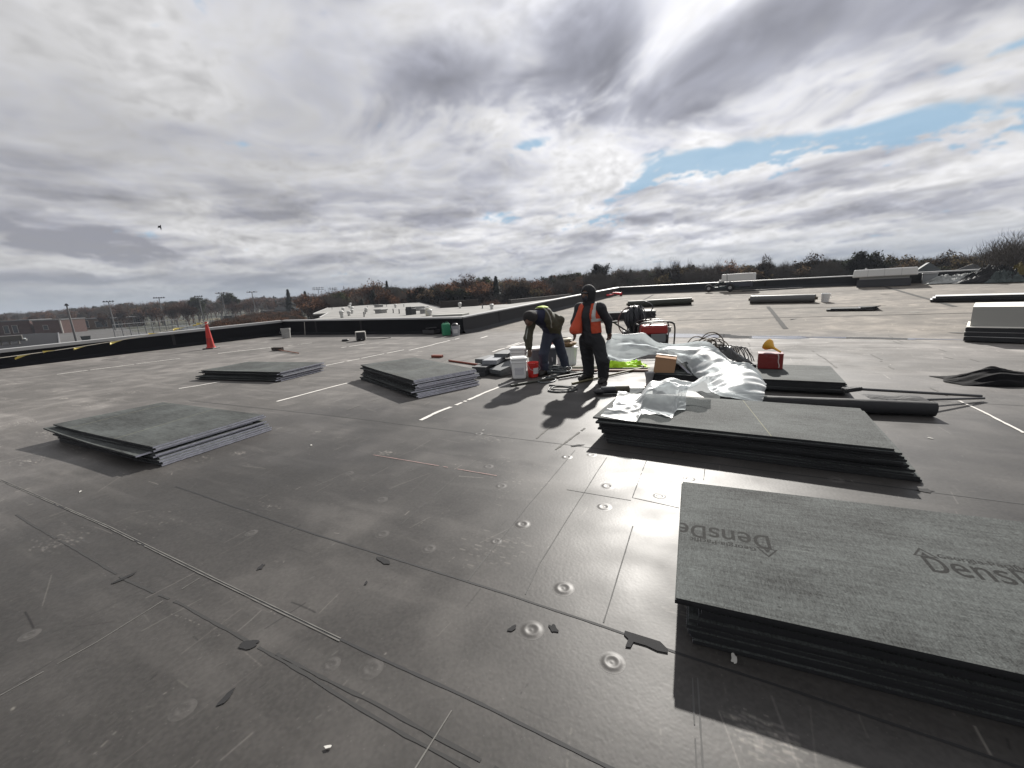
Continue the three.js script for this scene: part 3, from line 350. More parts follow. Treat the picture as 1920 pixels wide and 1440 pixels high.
function bag(name, label, pos, w, d, h, m, seed, cat, handles) {
  const t = thing(name, label, cat, pos, seed);
  part('bag_body', gridGeo(40, 26, (u, v) => { const a = u * Math.PI * 2, q = Math.sin(Math.min(1, v * 1.15) * Math.PI * 0.5 + 0.25), n = 1 + 0.22 * fbm(Math.cos(a) * 2 + seed, Math.sin(a) * 2 + v * 3.5, 4, 91) + 0.05 * Math.sin(a * 9 + v * 6), top = v > 0.82 ? 1 - (v - 0.82) * 2.6 : 1; return V(Math.cos(a) * w / 2 * q * n * top, v * h + fbm(u * 8, v * 8, 3, 92) * 0.012, Math.sin(a) * d / 2 * q * n * top); }), m, t);
  if (handles) for (const e of [-1, 1]) part('handle', tube([[-w * 0.25, h * 0.93, e * 0.03], [-w * 0.16, h * 1.13, e * 0.05], [w * 0.1, h * 1.16, e * 0.04], [w * 0.22, h * 0.93, e * 0.03]], 0.008, 20, 5), m, t);
  return t;
}
const filmBag = phys(0.7, 0.71, 0.73, 0.55, { transmission: 0.3, side: THREE.DoubleSide }), brownBag = std(0.2, 0.13, 0.07, 0.85, { side: THREE.DoubleSide }), creamBag = std(0.5, 0.46, 0.38, 0.8, { side: THREE.DoubleSide });
bag('shopping_bag', 'white plastic shopping bag between the bending worker\'s legs', [0.8, 0, -8.05], 0.2, 0.16, 0.31, filmBag, 1.1, 'bag', true);
{ const t = thing('drink_bottle', 'red drink bottle standing upright behind the white shopping bag', 'bottle', [0.84, 0, -8.4]); const L = (P, n = 24) => new THREE.LatheGeometry(P.map(([x, y]) => new THREE.Vector2(x, y)), n); part('bottle_body', L([[0.001, 0], [0.06, 0], [0.066, 0.03], [0.06, 0.12], [0.066, 0.2], [0.06, 0.28], [0.02, 0.4], [0.018, 0.43]]), phys(0.22, 0.02, 0.018, 0.15, { clearcoat: 1 }), t); part('cap', cyl(0.021, 0.021, 0.03, 16, 0, 0.43, 0), whitePl, t); part('label_band', L([[0.067, 0.14], [0.0675, 0.24]]), std(0.45, 0.05, 0.05, 0.6), t); t.scale.set(1.1, 1.15, 1.1); }
{ const t = thing('plastic_tub', 'clear ribbed plastic tub between the two workers', 'tub', [1.16, 0, -8.55], 0.1); part('tub_body', gridGeo(72, 8, (u, v) => { const a = u * Math.PI * 2, s = 5, k = 1 / Math.pow(Math.abs(Math.cos(a)) ** s + Math.abs(Math.sin(a)) ** s, 1 / s), q = (0.86 + 0.14 * v) * (1 + 0.02 * Math.cos(a * 24)); return V(Math.cos(a) * k * 0.2 * q, v * 0.36, Math.sin(a) * k * 0.17 * q); }), phys(0.68, 0.7, 0.72, 0.35, { transmission: 0.45, side: THREE.DoubleSide }), t); part('rim', rbx(0.42, 0.02, 0.36, 0.008, 0, 0.355, 0), phys(0.7, 0.72, 0.73, 0.3), t); }
bag('paper_sack', 'crumpled brown and cream sack heaped on the clear tub', [1.17, 0.355, -8.53], 0.42, 0.34, 0.12, brownBag, 2.3, 'sack'); bag('paper_sack', 'cream cloth bundle on top of the brown sack on the clear tub', [1.12, 0.46, -8.55], 0.32, 0.26, 0.09, creamBag, 3.7, 'sack');
// cut insulation blocks in a heap
{
  const cut = std(0.22, 0.23, 0.25, 0.75), cutD = std(0.045, 0.047, 0.052, 0.7), g0 = new RoundedBoxGeometry(0.29, 0.085, 0.55, 1, 0.006), K = [[-0.52, 0.045, -7.95, 0.42, 0], [-0.5, 0.135, -7.98, 0.4, 0], [-0.33, 0.225, -8.15, 0.3, 1], [-0.45, 0.222, -8.35, 0.5, 1], [-0.2, 0.045, -8.25, 0.55, 0], [-0.16, 0.135, -8.3, 0.5, 0], [-0.1, 0.29, -8.5, 0.35, 1], [-0.08, 0.045, -7.85, 0.9, 1], [-0.12, 0.13, -7.8, 0.75, 1]];
  const mats = [cut, cutD, std(0.1, 0.105, 0.11, 0.7)];
  const L = ['lowest dark cut foam block at the left of the heap', 'second dark cut foam block, resting on the lowest left one', 'pale grey cut foam block lying topmost in front of the heap', 'grey cut foam block on top at the back left of the heap', 'lower dark foam block in the middle of the heap', 'upper dark foam block in the middle of the heap', 'grey foam block sticking up at the back right of the heap', 'foam block lying against the white bucket at ground level', 'tilted foam block propped beside the white bucket'];
  K.forEach(([x, y, z, a, k], i) => { const m = one('foam_block', g0, i === 2 ? mats[0] : mats[k ? 2 : 1], L[i], 'foam block', 'cut foam blocks heaped left of the buckets'); m.position.set(x, y, z); m.rotation.set(i === 8 ? 0.2 : 0, -a, i === 8 ? 0.12 : 0); });
}
// hoses and cords on the membrane
const hoseMat = std(0.11, 0.125, 0.13, 0.5), cordMat = std(0.045, 0.05, 0.05, 0.55), cordBrown = std(0.075, 0.055, 0.035, 0.6);
function coil(cx, cz, r, n, h, seed, flat = 0.35) { const R = rng(seed), P = []; for (let i = 0; i < n * 9; i++) { const a = i / 9 * 6.283 + R() * 0.5, q = r * (0.55 + 0.45 * R()), k = i / (n * 9); P.push([cx + Math.cos(a) * q + (R() - 0.5) * r * 0.5, 0.012 + h * (0.2 + 0.8 * R()) * Math.sin(k * 3.1), cz + Math.sin(a) * q * (1 - flat) + (R() - 0.5) * r * 0.3]); } return P; }
one('hose_coil', tube([[0.5, 0.012, -7.1], [0.6, 0.012, -7.2], ...coil(0.83, -7.62, 0.24, 8, 0.12, 3), [1.15, 0.012, -7.55], [1.3, 0.012, -7.6]], 0.0115, 420, 7), hoseMat, 'tangled grey hose heaped at the bending worker\'s feet', 'hose');
one('hose_coil', tube([[0.42, 0.012, -7.0], [0.5, 0.012, -6.82], [0.68, 0.012, -6.85], [0.75, 0.012, -7.05], [0.6, 0.03, -7.2]], 0.011, 60, 7), hoseMat, 'single loop of grey hose on the roof just right of the red bucket', 'hose');
one('cord_coil', tube([[0.6, 0.012, -6.6], [0.85, 0.012, -6.45], [1.0, 0.02, -6.3], [0.92, 0.012, -6.15], [0.7, 0.014, -6.1], [0.56, 0.012, -6.2], [0.6, 0.03, -6.35], [0.8, 0.03, -6.33], [0.9, 0.03, -6.2], [0.75, 0.035, -6.13], [0.6, 0.035, -6.23], [0.7, 0.045, -6.35], [0.88, 0.03, -6.3]], 0.012, 160, 7), cordMat, 'dark cord wound in a small ring on the roof in front of the workers', 'cord');
bar('long_bar', 'long olive pipe lying across the roof in front of the buckets', [-0.02, 0.02, -6.68], [1.5, 0.02, -7.55], 0.019, std(0.06, 0.062, 0.05, 0.5));
bar('long_bar', 'thin dark rod lying just behind the olive pipe toward the standing worker', [0.8, 0.016, -6.98], [1.75, 0.016, -7.5], 0.012, darkSteel);
bar('long_bar', 'tan pole running from the standing worker\'s foot to the can', [0.97, 0.02, -6.6], [2.42, 0.03, -7.55], 0.018, std(0.13, 0.115, 0.06, 0.6));
{ const mk = (label, a, b, w, h, m) => { const A = V(...a), B = V(...b), L = A.distanceTo(B), o = one('timber', rbx(L, h, w, 0.004), m, label, 'plank', 'planks behind the standing worker'); o.position.set((A.x + B.x) / 2, h / 2 + 0.004, (A.z + B.z) / 2); o.rotation.y = -Math.atan2(B.z - A.z, B.x - A.x); };
  mk('olive plank lying furthest back behind the standing worker\'s legs', [1.1, 0, -8.05], [2.5, 0, -7.75], 0.07, 0.035, olive); mk('reddish brown plank lying in the middle behind the standing worker\'s legs', [1.08, 0, -7.75], [2.45, 0, -7.35], 0.09, 0.03, std(0.15, 0.095, 0.075, 0.8)); mk('dark olive plank nearest behind the standing worker\'s legs', [1.15, 0, -7.88], [2.5, 0, -7.53], 0.05, 0.03, std(0.07, 0.07, 0.045, 0.8)); }
// hi-vis vest thrown on the roof
one('safety_vest', gridGeo(60, 44, (u, v) => { const x = (u - 0.5) * 0.95, z = (v - 0.5) * 0.45, e = Math.min(1, 5 * Math.min(u, 1 - u)) * Math.min(1, 5 * Math.min(v, 1 - v)), n = fbm(u * 5, v * 4, 4, 111); return V(2.15 + x * (1 + 0.12 * n), 0.008 + e * Math.max(0, 0.075 + 0.13 * n + 0.05 * Math.abs(fbm(u * 12, v * 9, 3, 112))), -7.95 + z + 0.08 * n); }), phys(0.42, 0.72, 0.02, 0.7, { side: THREE.DoubleSide }), 'crumpled yellow-green safety vest on the roof under the held plastic film', 'vest');
// cardboard box, tray, tin, dark blocks
{ const cb = std(0.34, 0.2, 0.11, 0.9), t = thing('cardboard_box', 'brown cardboard box tilted on the boards under the plastic film', 'box', [2.4, 0.15, -6.45], -0.42); t.rotation.z = -0.12; const p = (n, g) => part(n, g, cb, t); p('box_side', merge([bx(0.3, 0.26, 0.006, 0, 0.13, 0.15), bx(0.3, 0.26, 0.006, 0, 0.13, -0.15), bx(0.006, 0.26, 0.294, -0.147, 0.13, 0), bx(0.006, 0.26, 0.294, 0.147, 0.13, 0), bx(0.29, 0.006, 0.29, 0, 0.003, 0)])); p('flap', bx(0.29, 0.005, 0.14, 0, 0.262, 0.09, 0, 0, 0.15)); p('flap', bx(0.29, 0.005, 0.14, 0, 0.262, -0.09, 0, 0, -0.2)); part('tape_strip', bx(0.3, 0.002, 0.05, 0, 0.285, 0.0), std(0.4, 0.28, 0.17, 0.4), t); }
{ const m1 = one('dark_board', boardGeo(0.34, 0.03, 0.26), [coreEnd, coreEnd, faceA, faceA, faceEdge, faceEdge], 'dark cut board piece leaning beside the cardboard box', 'board'); m1.position.set(2.78, 0.235, -6.3); m1.rotation.set(0.75, 0.5, -0.35); const m2 = one('dark_board', boardGeo(0.7, 0.03, 0.4), [coreEnd, coreEnd, faceA, faceA, faceEdge, faceEdge], 'flat dark offcut of board lying under the cardboard box', 'board'); m2.position.set(2.62, 0.165, -6.38); m2.rotation.y = -0.35; const m3 = one('foam_block', rbx(0.3, 0.12, 0.25, 0.01), std(0.03, 0.03, 0.033, 0.8), 'black block behind the cardboard box, beneath the film', 'foam block'); m3.position.set(2.75, 0.21, -6.65); m3.rotation.y = 0.4; }
{ const t = thing('tin_can', 'open grey tin with a flared top at the left end of the fuel-can stack', 'can', [2.12, 0, -6.3]); part('can_body', new THREE.LatheGeometry([[0.001, 0], [0.05, 0], [0.05, 0.02], [0.052, 0.1], [0.075, 0.2], [0.07, 0.2], [0.045, 0.1], [0.001, 0.02]].map(([x, y]) => new THREE.Vector2(x, y)), 28), std(0.34, 0.34, 0.35, 0.35, { metalness: 0.4 }), t); part('foot_disc', cyl(0.085, 0.085, 0.008, 28, -0.03, 0, 0.04), std(0.45, 0.4, 0.36, 0.6), t); }
{ const t = thing('felt_roll', 'short olive and black roll lying in front of the long board stack', 'roll', [1.68, 0.06, -5.86], -0.02); const g = (r, L, x) => { const q = cyl(r, r, L, 24); q.rotateZ(Math.PI / 2); q.translate(x, 0, 0); return q; }; part('olive_half', g(0.052, 0.28, 0), std(0.065, 0.06, 0.042, 0.75), t); part('black_half', g(0.053, 0.2, -0.2), blackPl, t); const b = part('cap_end', (() => { const q = new THREE.SphereGeometry(0.085, 20, 14); q.scale(1.1, 0.55, 0.8); q.translate(-0.42, -0.012, 0.0); return q; })(), blackPl, t); }
// cable heap and the shiny sheet beside it
{
  const R = rng(31), list = []; for (let k = 0; k < 34; k++) { const P = [], cx = 3.34 + (R() - 0.5) * 0.42, cz = -7.15 + (R() - 0.5) * 0.3, r = 0.13 + R() * 0.12, tl = (R() - 0.5) * 1.7, h = 0.26 + R() * 0.2, ph = R() * 6; for (let i = 0; i < 10; i++) { const a = i / 10 * 6.283; P.push(V(cx + Math.cos(a) * r, Math.max(0.155, h + Math.sin(a) * r * Math.sin(tl + 0.9) * 0.9 + Math.sin(a * 3 + ph) * 0.02), cz + Math.sin(a) * r * Math.cos(tl + 0.9))); } list.push(tube(P, 0.0085, 40, 5, true)); }
  one('cable_heap', merge(list), cordBrown, 'heap of brown-black looped cable on the boards behind the plastic film', 'cable');
  const R2 = rng(32), l2 = []; for (let k = 0; k < 16; k++) { const P = [], x = 3.5 + k * 0.035; for (let i = 0; i <= 8; i++) { const q = i / 8; P.push([x + (R2() - 0.5) * 0.03 + q * 0.05, 0.17 + Math.sin(q * 3.14) * (0.3 - k * 0.006), -7.15 + (q - 0.5) * 0.5]); } l2.push(tube(P, 0.008, 24, 5)); }
  one('cable_heap', merge(l2), std(0.03, 0.026, 0.024, 0.6), 'row of dark cable strands draped over the black bundle by the fuel can', 'cable');
  one('black_bundle', gridGeo(70, 40, (u, v) => { const a = Math.PI * v, r = (0.2 + 0.05 * Math.sin(u * 5)) * (1 - 0.62 * u ** 2.2), n = fbm(u * 6, v * 5, 4, 121) * 0.05 + Math.sin(u * 17 + v * 3) * 0.012; return V(3.42 + u * 0.42 + Math.cos(a) * 0.05, 0.15 + Math.sin(a) * (r + n) * 1.25, -7.05 + u * 0.6 - Math.cos(a) * (r + n) * 1.15); }), std(0.028, 0.029, 0.03, 0.28, { side: THREE.DoubleSide }), 'shiny black sheeting bunched between the cable heap and the fuel can', 'sheet');
}
// red fuel can with a yellow funnel
{
  const t = thing('fuel_can', 'red metal fuel can standing on the boards', 'fuel can', [3.97, 0.165, -6.3], -0.5), red = phys(0.17, 0.014, 0.012, 0.35, { clearcoat: 0.4 });
  part('can_body', rbx(0.33, 0.24, 0.2, 0.02, 0, 0.12, 0), red, t); part('top_rim', rbx(0.335, 0.012, 0.205, 0.006, 0, 0.236, 0), red, t); part('embossed_panel', rbx(0.1, 0.1, 0.006, 0.003, -0.085, 0.14, 0.1), red, t); part('embossed_panel', rbx(0.12, 0.06, 0.006, 0.003, 0.04, 0.15, 0.1), red, t); part('white_drip', tube([[0.09, 0.235, 0.1], [0.1, 0.2, 0.107], [0.1, 0.12, 0.107], [0.115, 0.06, 0.107], [0.11, 0.03, 0.107]], 0.007, 20, 5), std(0.55, 0.45, 0.42, 0.6), t);
  const f = thing('funnel', 'yellow plastic funnel lying on the red fuel can', 'funnel', [4.0, 0.455, -6.3], -0.5), L = new THREE.LatheGeometry([[0.013, -0.13], [0.018, -0.03], [0.024, 0], [0.085, 0.075], [0.088, 0.115], [0.081, 0.115], [0.079, 0.077], [0.013, 0]].map(([x, y]) => new THREE.Vector2(x, y)), 28); L.applyQuaternion(new THREE.Quaternion().setFromUnitVectors(V(0, 1, 0), V(-0.72, 0.42, -0.5).normalize())); L.translate(0.0, 0.03, 0.03); part('funnel_body', L, phys(0.62, 0.33, 0.03, 0.4, { side: THREE.DoubleSide }), f);
}
// generator with reel and tangle
{
  const t = thing('generator', 'red generator in a black tube frame behind the plastic film', 'generator', [3.36, 0, -9.75], -0.12), fr = std(0.03, 0.028, 0.028, 0.4), red = phys(0.3, 0.022, 0.02, 0.3, { clearcoat: 0.6 });
  const W = 0.36, D = 0.26, H = 0.62, fp = []; for (const z of [-D, D]) fp.push(tube([[-W, 0.05, z], [-W, H - 0.06, z], [-W + 0.05, H, z], [W - 0.05, H, z], [W, H - 0.06, z], [W, 0.05, z]], 0.016, 60, 8)); for (const x of [-W, W]) for (const y of [0.1, H - 0.03]) fp.push(rod([x, y, -D], [x, y, D], 0.016)); for (const z of [-D, D]) fp.push(rod([-W, 0.1, z], [W, 0.1, z], 0.016));
  part('frame', merge(fp), fr, t); part('fuel_tank', rbx(0.56, 0.2, 0.4, 0.05, -0.02, 0.47, 0), red, t); part('tank_cap', cyl(0.04, 0.04, 0.03, 20, -0.05, 0.57, 0), blackPl, t); part('engine_block', merge([rbx(0.26, 0.26, 0.34, 0.03, -0.12, 0.24, 0), ...Array.from({ length: 7 }, (_, i) => bx(0.012, 0.2, 0.36, -0.22 + i * 0.03, 0.24, 0))]), darkSteel, t); part('alternator', (() => { const g = cyl(0.13, 0.13, 0.24, 24); g.rotateZ(Math.PI / 2); g.translate(0.27, 0.24, 0); return g; })(), darkSteel, t); part('control_panel', rbx(0.3, 0.17, 0.03, 0.01, 0.05, 0.3, 0.22), std(0.16, 0.17, 0.18, 0.4), t); part('muffler', (() => { const g = cyl(0.07, 0.07, 0.2, 18); g.rotateX(Math.PI / 2); g.translate(0.27, 0.45, -0.1); return g; })(), std(0.3, 0.29, 0.28, 0.4, { metalness: 0.7 }), t); part('outlet', cyl(0.025, 0.025, 0.02, 14, 0.3, 0.5, 0.2), blackPl, t);
  part('pull_handle', merge([rod([-0.36, 0.3, 0.1], [-0.86, 0.66, 0.1], 0.018), rod([-0.93, 0.66, 0.1], [-0.78, 0.67, 0.1], 0.022)]), fr, t);
  t.scale.setScalar(1.08);
  const h = thing('hose_reel', 'dark mass of black hose wound on a reel, behind the generator', 'hose reel', [3.12, 0, -10.4], -0.2); const R = rng(41), l = []; for (let k = 0; k < 30; k++) { const P = [], r = 0.2 + R() * 0.12, x = (R() - 0.5) * 0.3, w = (R() - 0.5) * 0.25; for (let i = 0; i < 10; i++) { const a = i / 10 * 6.283; P.push(V(x + Math.cos(a) * w + (R() - 0.5) * 0.05, 0.72 + Math.sin(a) * r, Math.cos(a) * r + (R() - 0.5) * 0.04)); } l.push(tube(P, 0.014, 44, 6, true)); }
  part('wound_hose', merge(l), std(0.02, 0.022, 0.028, 0.45), h); part('reel_drum', (() => { const g = new THREE.IcosahedronGeometry(0.27, 4), p = g.attributes.position; for (let i = 0; i < p.count; i++) { const f = 1 + 0.25 * fbm(p.getX(i) * 9, p.getY(i) * 9 + p.getZ(i) * 9, 3, 151); p.setXYZ(i, p.getX(i) * f * 0.95, p.getY(i) * f + 0.72, p.getZ(i) * f * 0.8); } g.computeVertexNormals(); return g; })(), std(0.018, 0.02, 0.025, 0.6), h); part('reel_side', (() => { const g = new THREE.TorusGeometry(0.36, 0.014, 8, 40, 3.6); g.rotateZ(1.2); g.rotateY(0.5); g.translate(-0.1, 0.66, 0.05); return g; })(), std(0.09, 0.03, 0.03, 0.45), h); part('foot_frame', rbx(0.6, 0.4, 0.5, 0.04, 0, 0.22, 0), std(0.025, 0.025, 0.027, 0.6), h); part('loose_hose', tube([[0.1, 1.02, 0], [0.24, 1.12, 0.05], [0.4, 1.0, 0.1], [0.34, 0.86, 0.15], [0.42, 0.75, 0.1]], 0.014, 40, 6), std(0.02, 0.022, 0.028, 0.45), h);
}
// black tarp in a heap at right
one('tarp_heap', gridGeo(90, 60, (u, v) => { const x = (u - 0.5) * 1.5, z = (v - 0.5) * 0.62, e = Math.sin(Math.PI * u) ** 0.5 * Math.sin(Math.PI * v) ** 0.6, h = 0.06 + 0.13 * Math.exp(-(((u - 0.3) / 0.15) ** 2)) + 0.13 * Math.exp(-(((u - 0.78) / 0.18) ** 2)) + 0.06 * fbm(u * 4, v * 2.5, 2, 131) + 0.05 * (0.5 - 1.6 * Math.abs(fbm(u * 5 + 4, v * 7, 2, 132))); const X = x * (1 + 0.15 * vn(v * 3, 1, 5)), Z = z + 0.1 * vn(u * 4, 2, 6); return V(6.72 + X * 0.9 - Z * 0.43, 0.006 + e * Math.max(0, h), -5.32 + X * 0.43 + Z * 0.9); }), phys(0.006, 0.006, 0.007, 0.9, { side: THREE.DoubleSide, specularIntensity: 0.25 }), 'heap of black tarpaulin on the roof at the right edge of the photo', 'tarp');

// ───────────── things along the left and back walls ─────────────
function cone(label, pos, m, group, lie) {
  const t = thing('traffic_cone', label, 'traffic cone', pos, 0, group), H = 1.02; part('cone_body', new THREE.LatheGeometry([[0.155, 0.03], [0.15, 0.05], [0.128, 0.06], [0.1, 0.4], [0.098, 0.42], [0.055, 0.86], [0.046, 0.88], [0.044, H], [0.036, H], [0.03, 0.9]].map(([x, y]) => new THREE.Vector2(x, y)), 28), m, t); part('base', rbx(0.4, 0.04, 0.4, 0.012, 0, 0.02, 0), blackPl, t); part('base_ring', cyl(0.165, 0.155, 0.04, 28, 0, 0.035, 0), m, t); return t;
}
const coneMat = phys(0.5, 0.024, 0.016, 0.5, { map: grayTex(256, (x, y) => 0.75 + fbm(x * 6, y * 9, 4, 161, 6) * 0.5) }), conePink = phys(0.7, 0.06, 0.08, 0.45);
cone('upright orange cone at the left wall, the flag rope tied to its top', [-11.45, 0, -16.1], coneMat);
{ const a = cone('orange-pink cone lying on its side at the far corner, wide end left', [6.3, 0.98, -28.7], conePink, 'cones lying by the far corner'); a.rotation.set(0.1, -0.3, -1.45); const b = cone('orange-pink cone lying tilted up behind the other fallen cone', [7.75, 1.05, -29.0], conePink, 'cones lying by the far corner'); b.rotation.set(0, 0.3, 1.4); a.scale.setScalar(0.8); b.scale.setScalar(0.7); }
{ // rope of flags from the cone along the wall
  const P = [[-11.45, 0.98, -16.1], [-11.9, 0.9, -15.6], [-12.9, 0.66, -14.6], [-13.7, 0.52, -13.2], [-14.2, 0.46, -12.0], [-14.8, 0.42, -10.6], [-15.6, 0.42, -8.5], [-17.5, 0.6, -4]], cv = new THREE.CatmullRomCurve3(P.map((p) => V(...p)));
  const t = thing('flag_rope', 'white rope hung with yellow pennants running along the left wall', 'rope'); part('rope', new THREE.TubeGeometry(cv, 120, 0.009, 5), std(0.45, 0.42, 0.36, 0.9), t); part('rope_knot', tube([[-11.5, 1.0, -16.08], [-11.62, 1.06, -16.05], [-11.56, 0.92, -15.98], [-11.36, 0.95, -16.0], [-11.45, 1.02, -16.2]], 0.012, 30, 5, true), std(0.45, 0.42, 0.36, 0.9), t);
  const yel = phys(0.62, 0.5, 0.12, 0.6, { transmission: 0.35, side: THREE.DoubleSide }); [0.03, 0.06, 0.16, 0.235, 0.33, 0.41, 0.475, 0.545, 0.615, 0.7].forEach((q, i) => { const p = cv.getPoint(q), d = cv.getTangent(q), s = i < 2 ? 0.22 : 0.3; const g = gridGeo(10, 10, (u, v) => { const w = (u - 0.5) * s * (1 - v); return V(p.x + d.x * w + 0.03 * Math.sin(v * 4 + i) * v - v * s * 0.25, p.y - v * s * (0.1 + 0.45 * Math.sin(i * 2.1) ** 2) * (i % 3 ? 0.55 : -0.4) + 0.05 * v * vn(u * 3, i, 2), p.z + d.z * w + v * s * 0.75 * (i % 2 ? 0.8 : 1)); }); part('pennant', g, yel, t); });
}
{ const t = thing('push_broom', 'push broom lying on the roof in front of the left wall', 'broom'); part('handle', rod([-7.75, 0.03, -14.05], [-6.48, 0.03, -12.8], 0.016, 8), std(0.2, 0.075, 0.04, 0.7), t); part('brush_head', bx(0.42, 0.1, 0.1, -7.85, 0.06, -14.15, -0.3), std(0.05, 0.04, 0.035, 0.9), t); }
bar('long_bar', 'thin reddish stick lying behind the fanned board stack', [-1.45, 0.02, -9.75], [-0.72, 0.02, -8.95], 0.022, rust); { const o = one('timber', rbx(0.3, 0.06, 0.1, 0.006), rust, 'short rust-red block just behind the fanned board stack', 'block'); o.position.set(-1.85, 0.035, -10.5); o.rotation.y = -0.4; }
{ const t = roundPail('grey_bucket', 'grey bucket standing alone near the back left corner', [-10.25, 0, -19.4], { r: 0.2, h: 0.44, m: std(0.3, 0.3, 0.29, 0.6) }); part('dark_content', cyl(0.17, 0.17, 0.01, 20, 0, 0.4, 0), blackPl, t); }
{ const t = thing('power_tool', 'small black and white machine standing on the roof before the back wall', 'machine', [-5.72, 0, -16.2], 0.3); part('housing', rbx(0.34, 0.3, 0.3, 0.04, 0, 0.17, 0), blackPl, t); part('white_frame', merge([bx(0.03, 0.3, 0.32, -0.17, 0.18, 0), bx(0.03, 0.24, 0.32, 0.17, 0.18, 0), bx(0.36, 0.03, 0.32, 0, 0.335, 0)]), std(0.42, 0.41, 0.38, 0.6), t); part('wheel', merge([-1, 1].map((e) => { const g = cyl(0.06, 0.06, 0.05, 16); g.rotateZ(Math.PI / 2); g.translate(e * 0.1, 0.06, 0.18); return g; })), blackPl, t); part('lamp', cyl(0.03, 0.03, 0.02, 12, 0.03, 0.05, 0.17), whitePl, t); part('power_cord', tube([[0.2, 0.05, 0], [0.5, 0.015, -0.1], [0.8, 0.015, 0.05], [1.1, 0.02, -0.1]], 0.015, 30, 6), blackPl, t); }
{ const o = one('membrane_scrap', (() => { const g = rbx(0.24, 0.08, 0.16, 0.03); return g; })(), blackPl, 'small black lump lying left of the black and white machine', 'scrap'); o.position.set(-6.35, 0.04, -16.25); }
{ const t = thing('tool_tray', 'black tool tray lying against the back wall left of the green container', 'tray', [-3.2, 0, -17.35], -0.55); part('tray_body', merge([bx(0.6, 0.03, 0.4, 0, 0.06, 0), bx(0.6, 0.14, 0.02, 0, 0.12, 0.2), bx(0.6, 0.14, 0.02, 0, 0.12, -0.2), bx(0.02, 0.14, 0.38, -0.3, 0.12, 0), bx(0.02, 0.14, 0.38, 0.3, 0.12, 0), rod([-0.3, 0.24, 0], [0.3, 0.28, 0], 0.02)]), std(0.03, 0.03, 0.033, 0.45), t); }
{ const t = thing('green_container', 'upright green plastic container in front of the back wall', 'container', [-2.46, 0, -16.45], 0.45), gm = phys(0.02, 0.2, 0.1, 0.45); part('container_body', rbx(0.3, 0.46, 0.22, 0.035, 0, 0.23, 0), gm, t); part('neck', cyl(0.04, 0.04, 0.04, 18, -0.08, 0.45, 0), gm, t); part('grip', tube([[-0.02, 0.45, 0], [0, 0.5, 0], [0.1, 0.5, 0], [0.12, 0.45, 0]], 0.014, 20, 6), gm, t); }
{ const t = roundPail('grey_bucket', 'grey bucket with a pale patch just right of the green container', [-2.06, 0, -16.25], { r: 0.16, h: 0.38, m: std(0.28, 0.29, 0.31, 0.55), patch: true }); part('black_lid_stuff', (() => { const g = new THREE.SphereGeometry(0.13, 16, 10); g.scale(1, 0.6, 1); g.translate(-0.02, 0.4, -0.02); return g; })(), blackPl, t); }
bar('long_bar', 'thin pale stick leaning upright against the back wall', [-9.9, 0.02, -20.45], [-10.0, 0.62, -20.78], 0.014, std(0.3, 0.28, 0.25, 0.8));

// ───────────── things on the far roof ─────────────
{ // low rooftop unit
  const t = thing('rooftop_unit', 'white low rooftop unit on a dark base in front of the far wall', 'rooftop unit', [18.3, roofY(18.3, -20.75), -20.75], -41 * RAD), w = std(0.62, 0.62, 0.6, 0.5); part('curb', bx(1.95, 0.34, 1.2, 0, 0.15, 0), std(0.05, 0.052, 0.058, 0.6), t); part('collar', bx(1.8, 0.12, 1.1, 0, 0.38, 0), std(0.35, 0.35, 0.34, 0.5), t); part('hood', (() => { const g = rbx(2.35, 0.36, 1.5, 0.05, 0, 0.62, 0), p = g.attributes.position; for (let i = 0; i < p.count; i++) { const f = 1 - 0.04 * (p.getY(i) - 0.44) / 0.36; p.setX(i, p.getX(i) * f); } g.computeVertexNormals(); return g; })(), w, t); part('panel_seam', merge([-0.6, 0, 0.6].map((x) => bx(0.015, 0.34, 0.006, x, 0.62, 0.751))), std(0.4, 0.4, 0.39, 0.6), t); part('lifting_lug', bx(0.08, 0.08, 0.04, -0.7, 0.84, 0.2), steel, t);
}
{ // cart with white box
  const t = thing('roofing_cart', 'two-wheeled cart carrying a long white box before the far wall', 'cart', [13.0, roofY(13, -25), -25.0], -0.68), dk = std(0.03, 0.05, 0.055, 0.5), tyre = std(0.02, 0.02, 0.022, 0.8); part('white_box', rbx(1.65, 0.42, 0.8, 0.04, 0.45, 0.78, -0.1), std(0.6, 0.6, 0.58, 0.5), t); part('lower_body', rbx(1.3, 0.32, 0.7, 0.06, 0.5, 0.38, -0.1), std(0.05, 0.052, 0.07, 0.45), t); part('box_nose', rbx(0.2, 0.16, 0.5, 0.04, -0.45, 0.6, -0.1), std(0.5, 0.5, 0.5, 0.5), t);
  part('chassis', merge([rod([-1.0, 0.25, 0.2], [0.1, 0.28, 0.2], 0.03), rod([-0.9, 0.25, 0.2], [-0.35, 0.62, 0.1], 0.03), rod([-0.2, 0.25, 0.2], [0.1, 0.6, 0.2], 0.03), bx(1.1, 0.1, 0.5, 0.0, 0.28, 0)]), dk, t); for (const [x, z] of [[-1.05, 0.25], [0.12, 0.35]]) { const wh = part('wheel', (() => { const g = new THREE.TorusGeometry(0.155, 0.075, 12, 26); g.translate(x, 0.23, z); return g; })(), tyre, t); part('rim', (() => { const g = cyl(0.1, 0.1, 0.08, 18); g.rotateX(Math.PI / 2); g.translate(x, 0.23, z - 0.04); return g; })(), std(0.3, 0.3, 0.3, 0.5), wh); } part('mast', merge([rod([-0.05, 0.3, 0.3], [-0.12, 1.42, 0.3], 0.014)]), dk, t);
}
bar('long_bar', 'long thin dark strip lying on the far roof right of the cart', [13.3, roofY(13.3, -24.2) + 0.03, -24.2], [15.9, roofY(15.9, -22.9) + 0.03, -22.9], 0.035, barMat);
